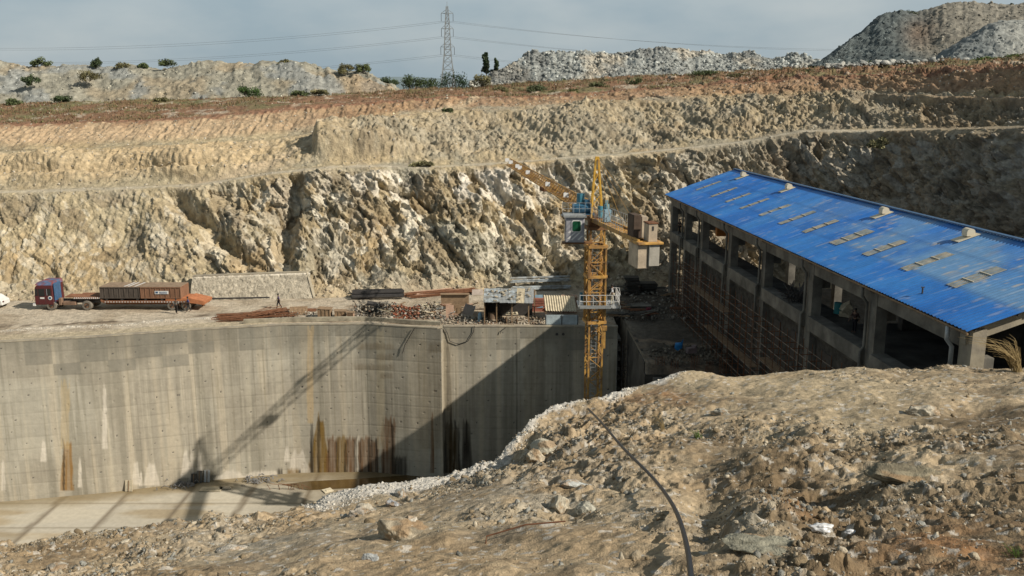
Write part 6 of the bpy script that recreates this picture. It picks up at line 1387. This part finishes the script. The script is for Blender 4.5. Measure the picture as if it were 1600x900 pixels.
# ------------------------------------------------------------ pylon and its lines
PY_ = 330.0; pb_ = at(700, 122, PY_); pt_ = at(700, 6, PY_); H = pt_.z-pb_.z; M_pyl = mat('pylon_steel', (.25, .27, .28), rough=.6, var=.1, bump=0)
py = empty('pylon', pb_, 0, 'grey lattice electricity pylon standing on the skyline', 'pylon')
def pw(f): return np.interp(f, [-.15, 0, .30, .80, .97, 1.0], [2.9, 2.5, 1.5, .75, .35, .1])*.85
b = MB(); lv = [-.15, 0, .12, .22, .31, .39, .46, .53, .60, .67, .74, .80, .86, .92, .97]
for k in range(len(lv)-1):
    w0_, w1_ = pw(lv[k]), pw(lv[k+1]); z0, z1 = lv[k]*H, lv[k+1]*H; cs0 = [(-w0_, -w0_), (w0_, -w0_), (w0_, w0_), (-w0_, w0_)]; cs1 = [(-w1_, -w1_), (w1_, -w1_), (w1_, w1_), (-w1_, w1_)]
    for i in range(4):
        p, q = cs0[i], cs0[(i+1) % 4]; p1, q1 = cs1[i], cs1[(i+1) % 4]; b.bar((*p, z0), (*p1, z1), .20); b.bar((*p, z0), (*q1, z1), .11); b.bar((*q, z0), (*p1, z1), .11); b.bar((*p, z0), (*q, z0), .11)
b.bar((0, 0, .97*H), (0, 0, 1.03*H), .12); b.build('tower', M_pyl, py)
arms = [.42, .665, .87]
for f in arms:
    b = MB(); L_ = 2.1*(1 if f > .5 else 1.15)
    for s_ in (-1, 1): b.bar((s_*pw(f), -.3, f*H), (s_*L_, 0, f*H+.15), .12); b.bar((s_*pw(f), .3, f*H), (s_*L_, 0, f*H+.15), .12); b.bar((s_*pw(f), 0, f*H+1.2), (s_*L_, 0, f*H+.15), .12)
    b.bar((-L_, 0, f*H+.1), (L_, 0, f*H+.1), .14); b.build('cross_arm', M_pyl, py)
    for s_ in (-1, 1): b = MB(); b.bar((s_*L_, 0, f*H), (s_*L_, 0, f*H-2.6), .16, n=6); b.build('insulator', M_iron, py)
for f in arms:
    L_ = 2.1*(1 if f > .5 else 1.15)
    for s_ in (-1, 1):
        st0 = pb_+Vector((s_*L_, 0, f*H-2.6))
        for dr, nm_ in ((-1, 'left'), (1, 'right')):
            end = st0+Vector((dr*330, 12*s_+(60 if dr > 0 else 40), 2.0)); pts = []
            for t in np.linspace(0, 1, 26): q = st0.lerp(end, t); q.z -= 4*9.5*t*(1-t); pts.append(q)
            b = MB(); b.tube(pts, .028, 4); o = b.build('power_line', mat('power_line_metal', (.12, .13, .14), bump=0)); pl0 = Vector(pts[0])
            tag(o, f'{"front" if s_ < 0 else "rear"} {"lowest" if f < .5 else "middle" if f < .7 else "topmost"} power line running {nm_} from the pylon', 'power line', 'power lines strung from the pylon')
            centred(o)
# white parked vehicle corner at the left frame edge
q = atz(-14, 480, ROAD+.05); o = empty('parked_car', q, 0, 'pale car parked by the rock face, its tail just showing at the left edge', 'car'); b = MB(); pr = [(-2.0, .35), (-2.05, .8), (-1.2, .95), (-.7, 1.45), (.9, 1.45), (1.55, 1.0), (1.75, .9), (1.78, .35)]
v = [(x, -.8, z) for x, z in pr]+[(x, .8, z) for x, z in pr]; n = len(pr); b.add(v, [tuple(range(n)), tuple(range(n, 2*n))[::-1]]+[(i, n+i, n+(i+1) % n, (i+1) % n) for i in range(n)]); b.build('body', M_white, o, bevel=.08)
for x in (-1.25, 1.1):
    for y in (-.82, .62): b = MB(); b.bar((x, y, .32), (x, y+.2, .32), .64, n=16); b.build('wheel', M_tyre, o)
b = MB(); b.box2((-.6, -.83, .98), (.85, -.805, 1.36)); b.build('window', M_glass, o); b = MB(); b.box2((1.76, -.7, .7), (1.81, -.45, .85)); b.build('tail_light', M_red, o)
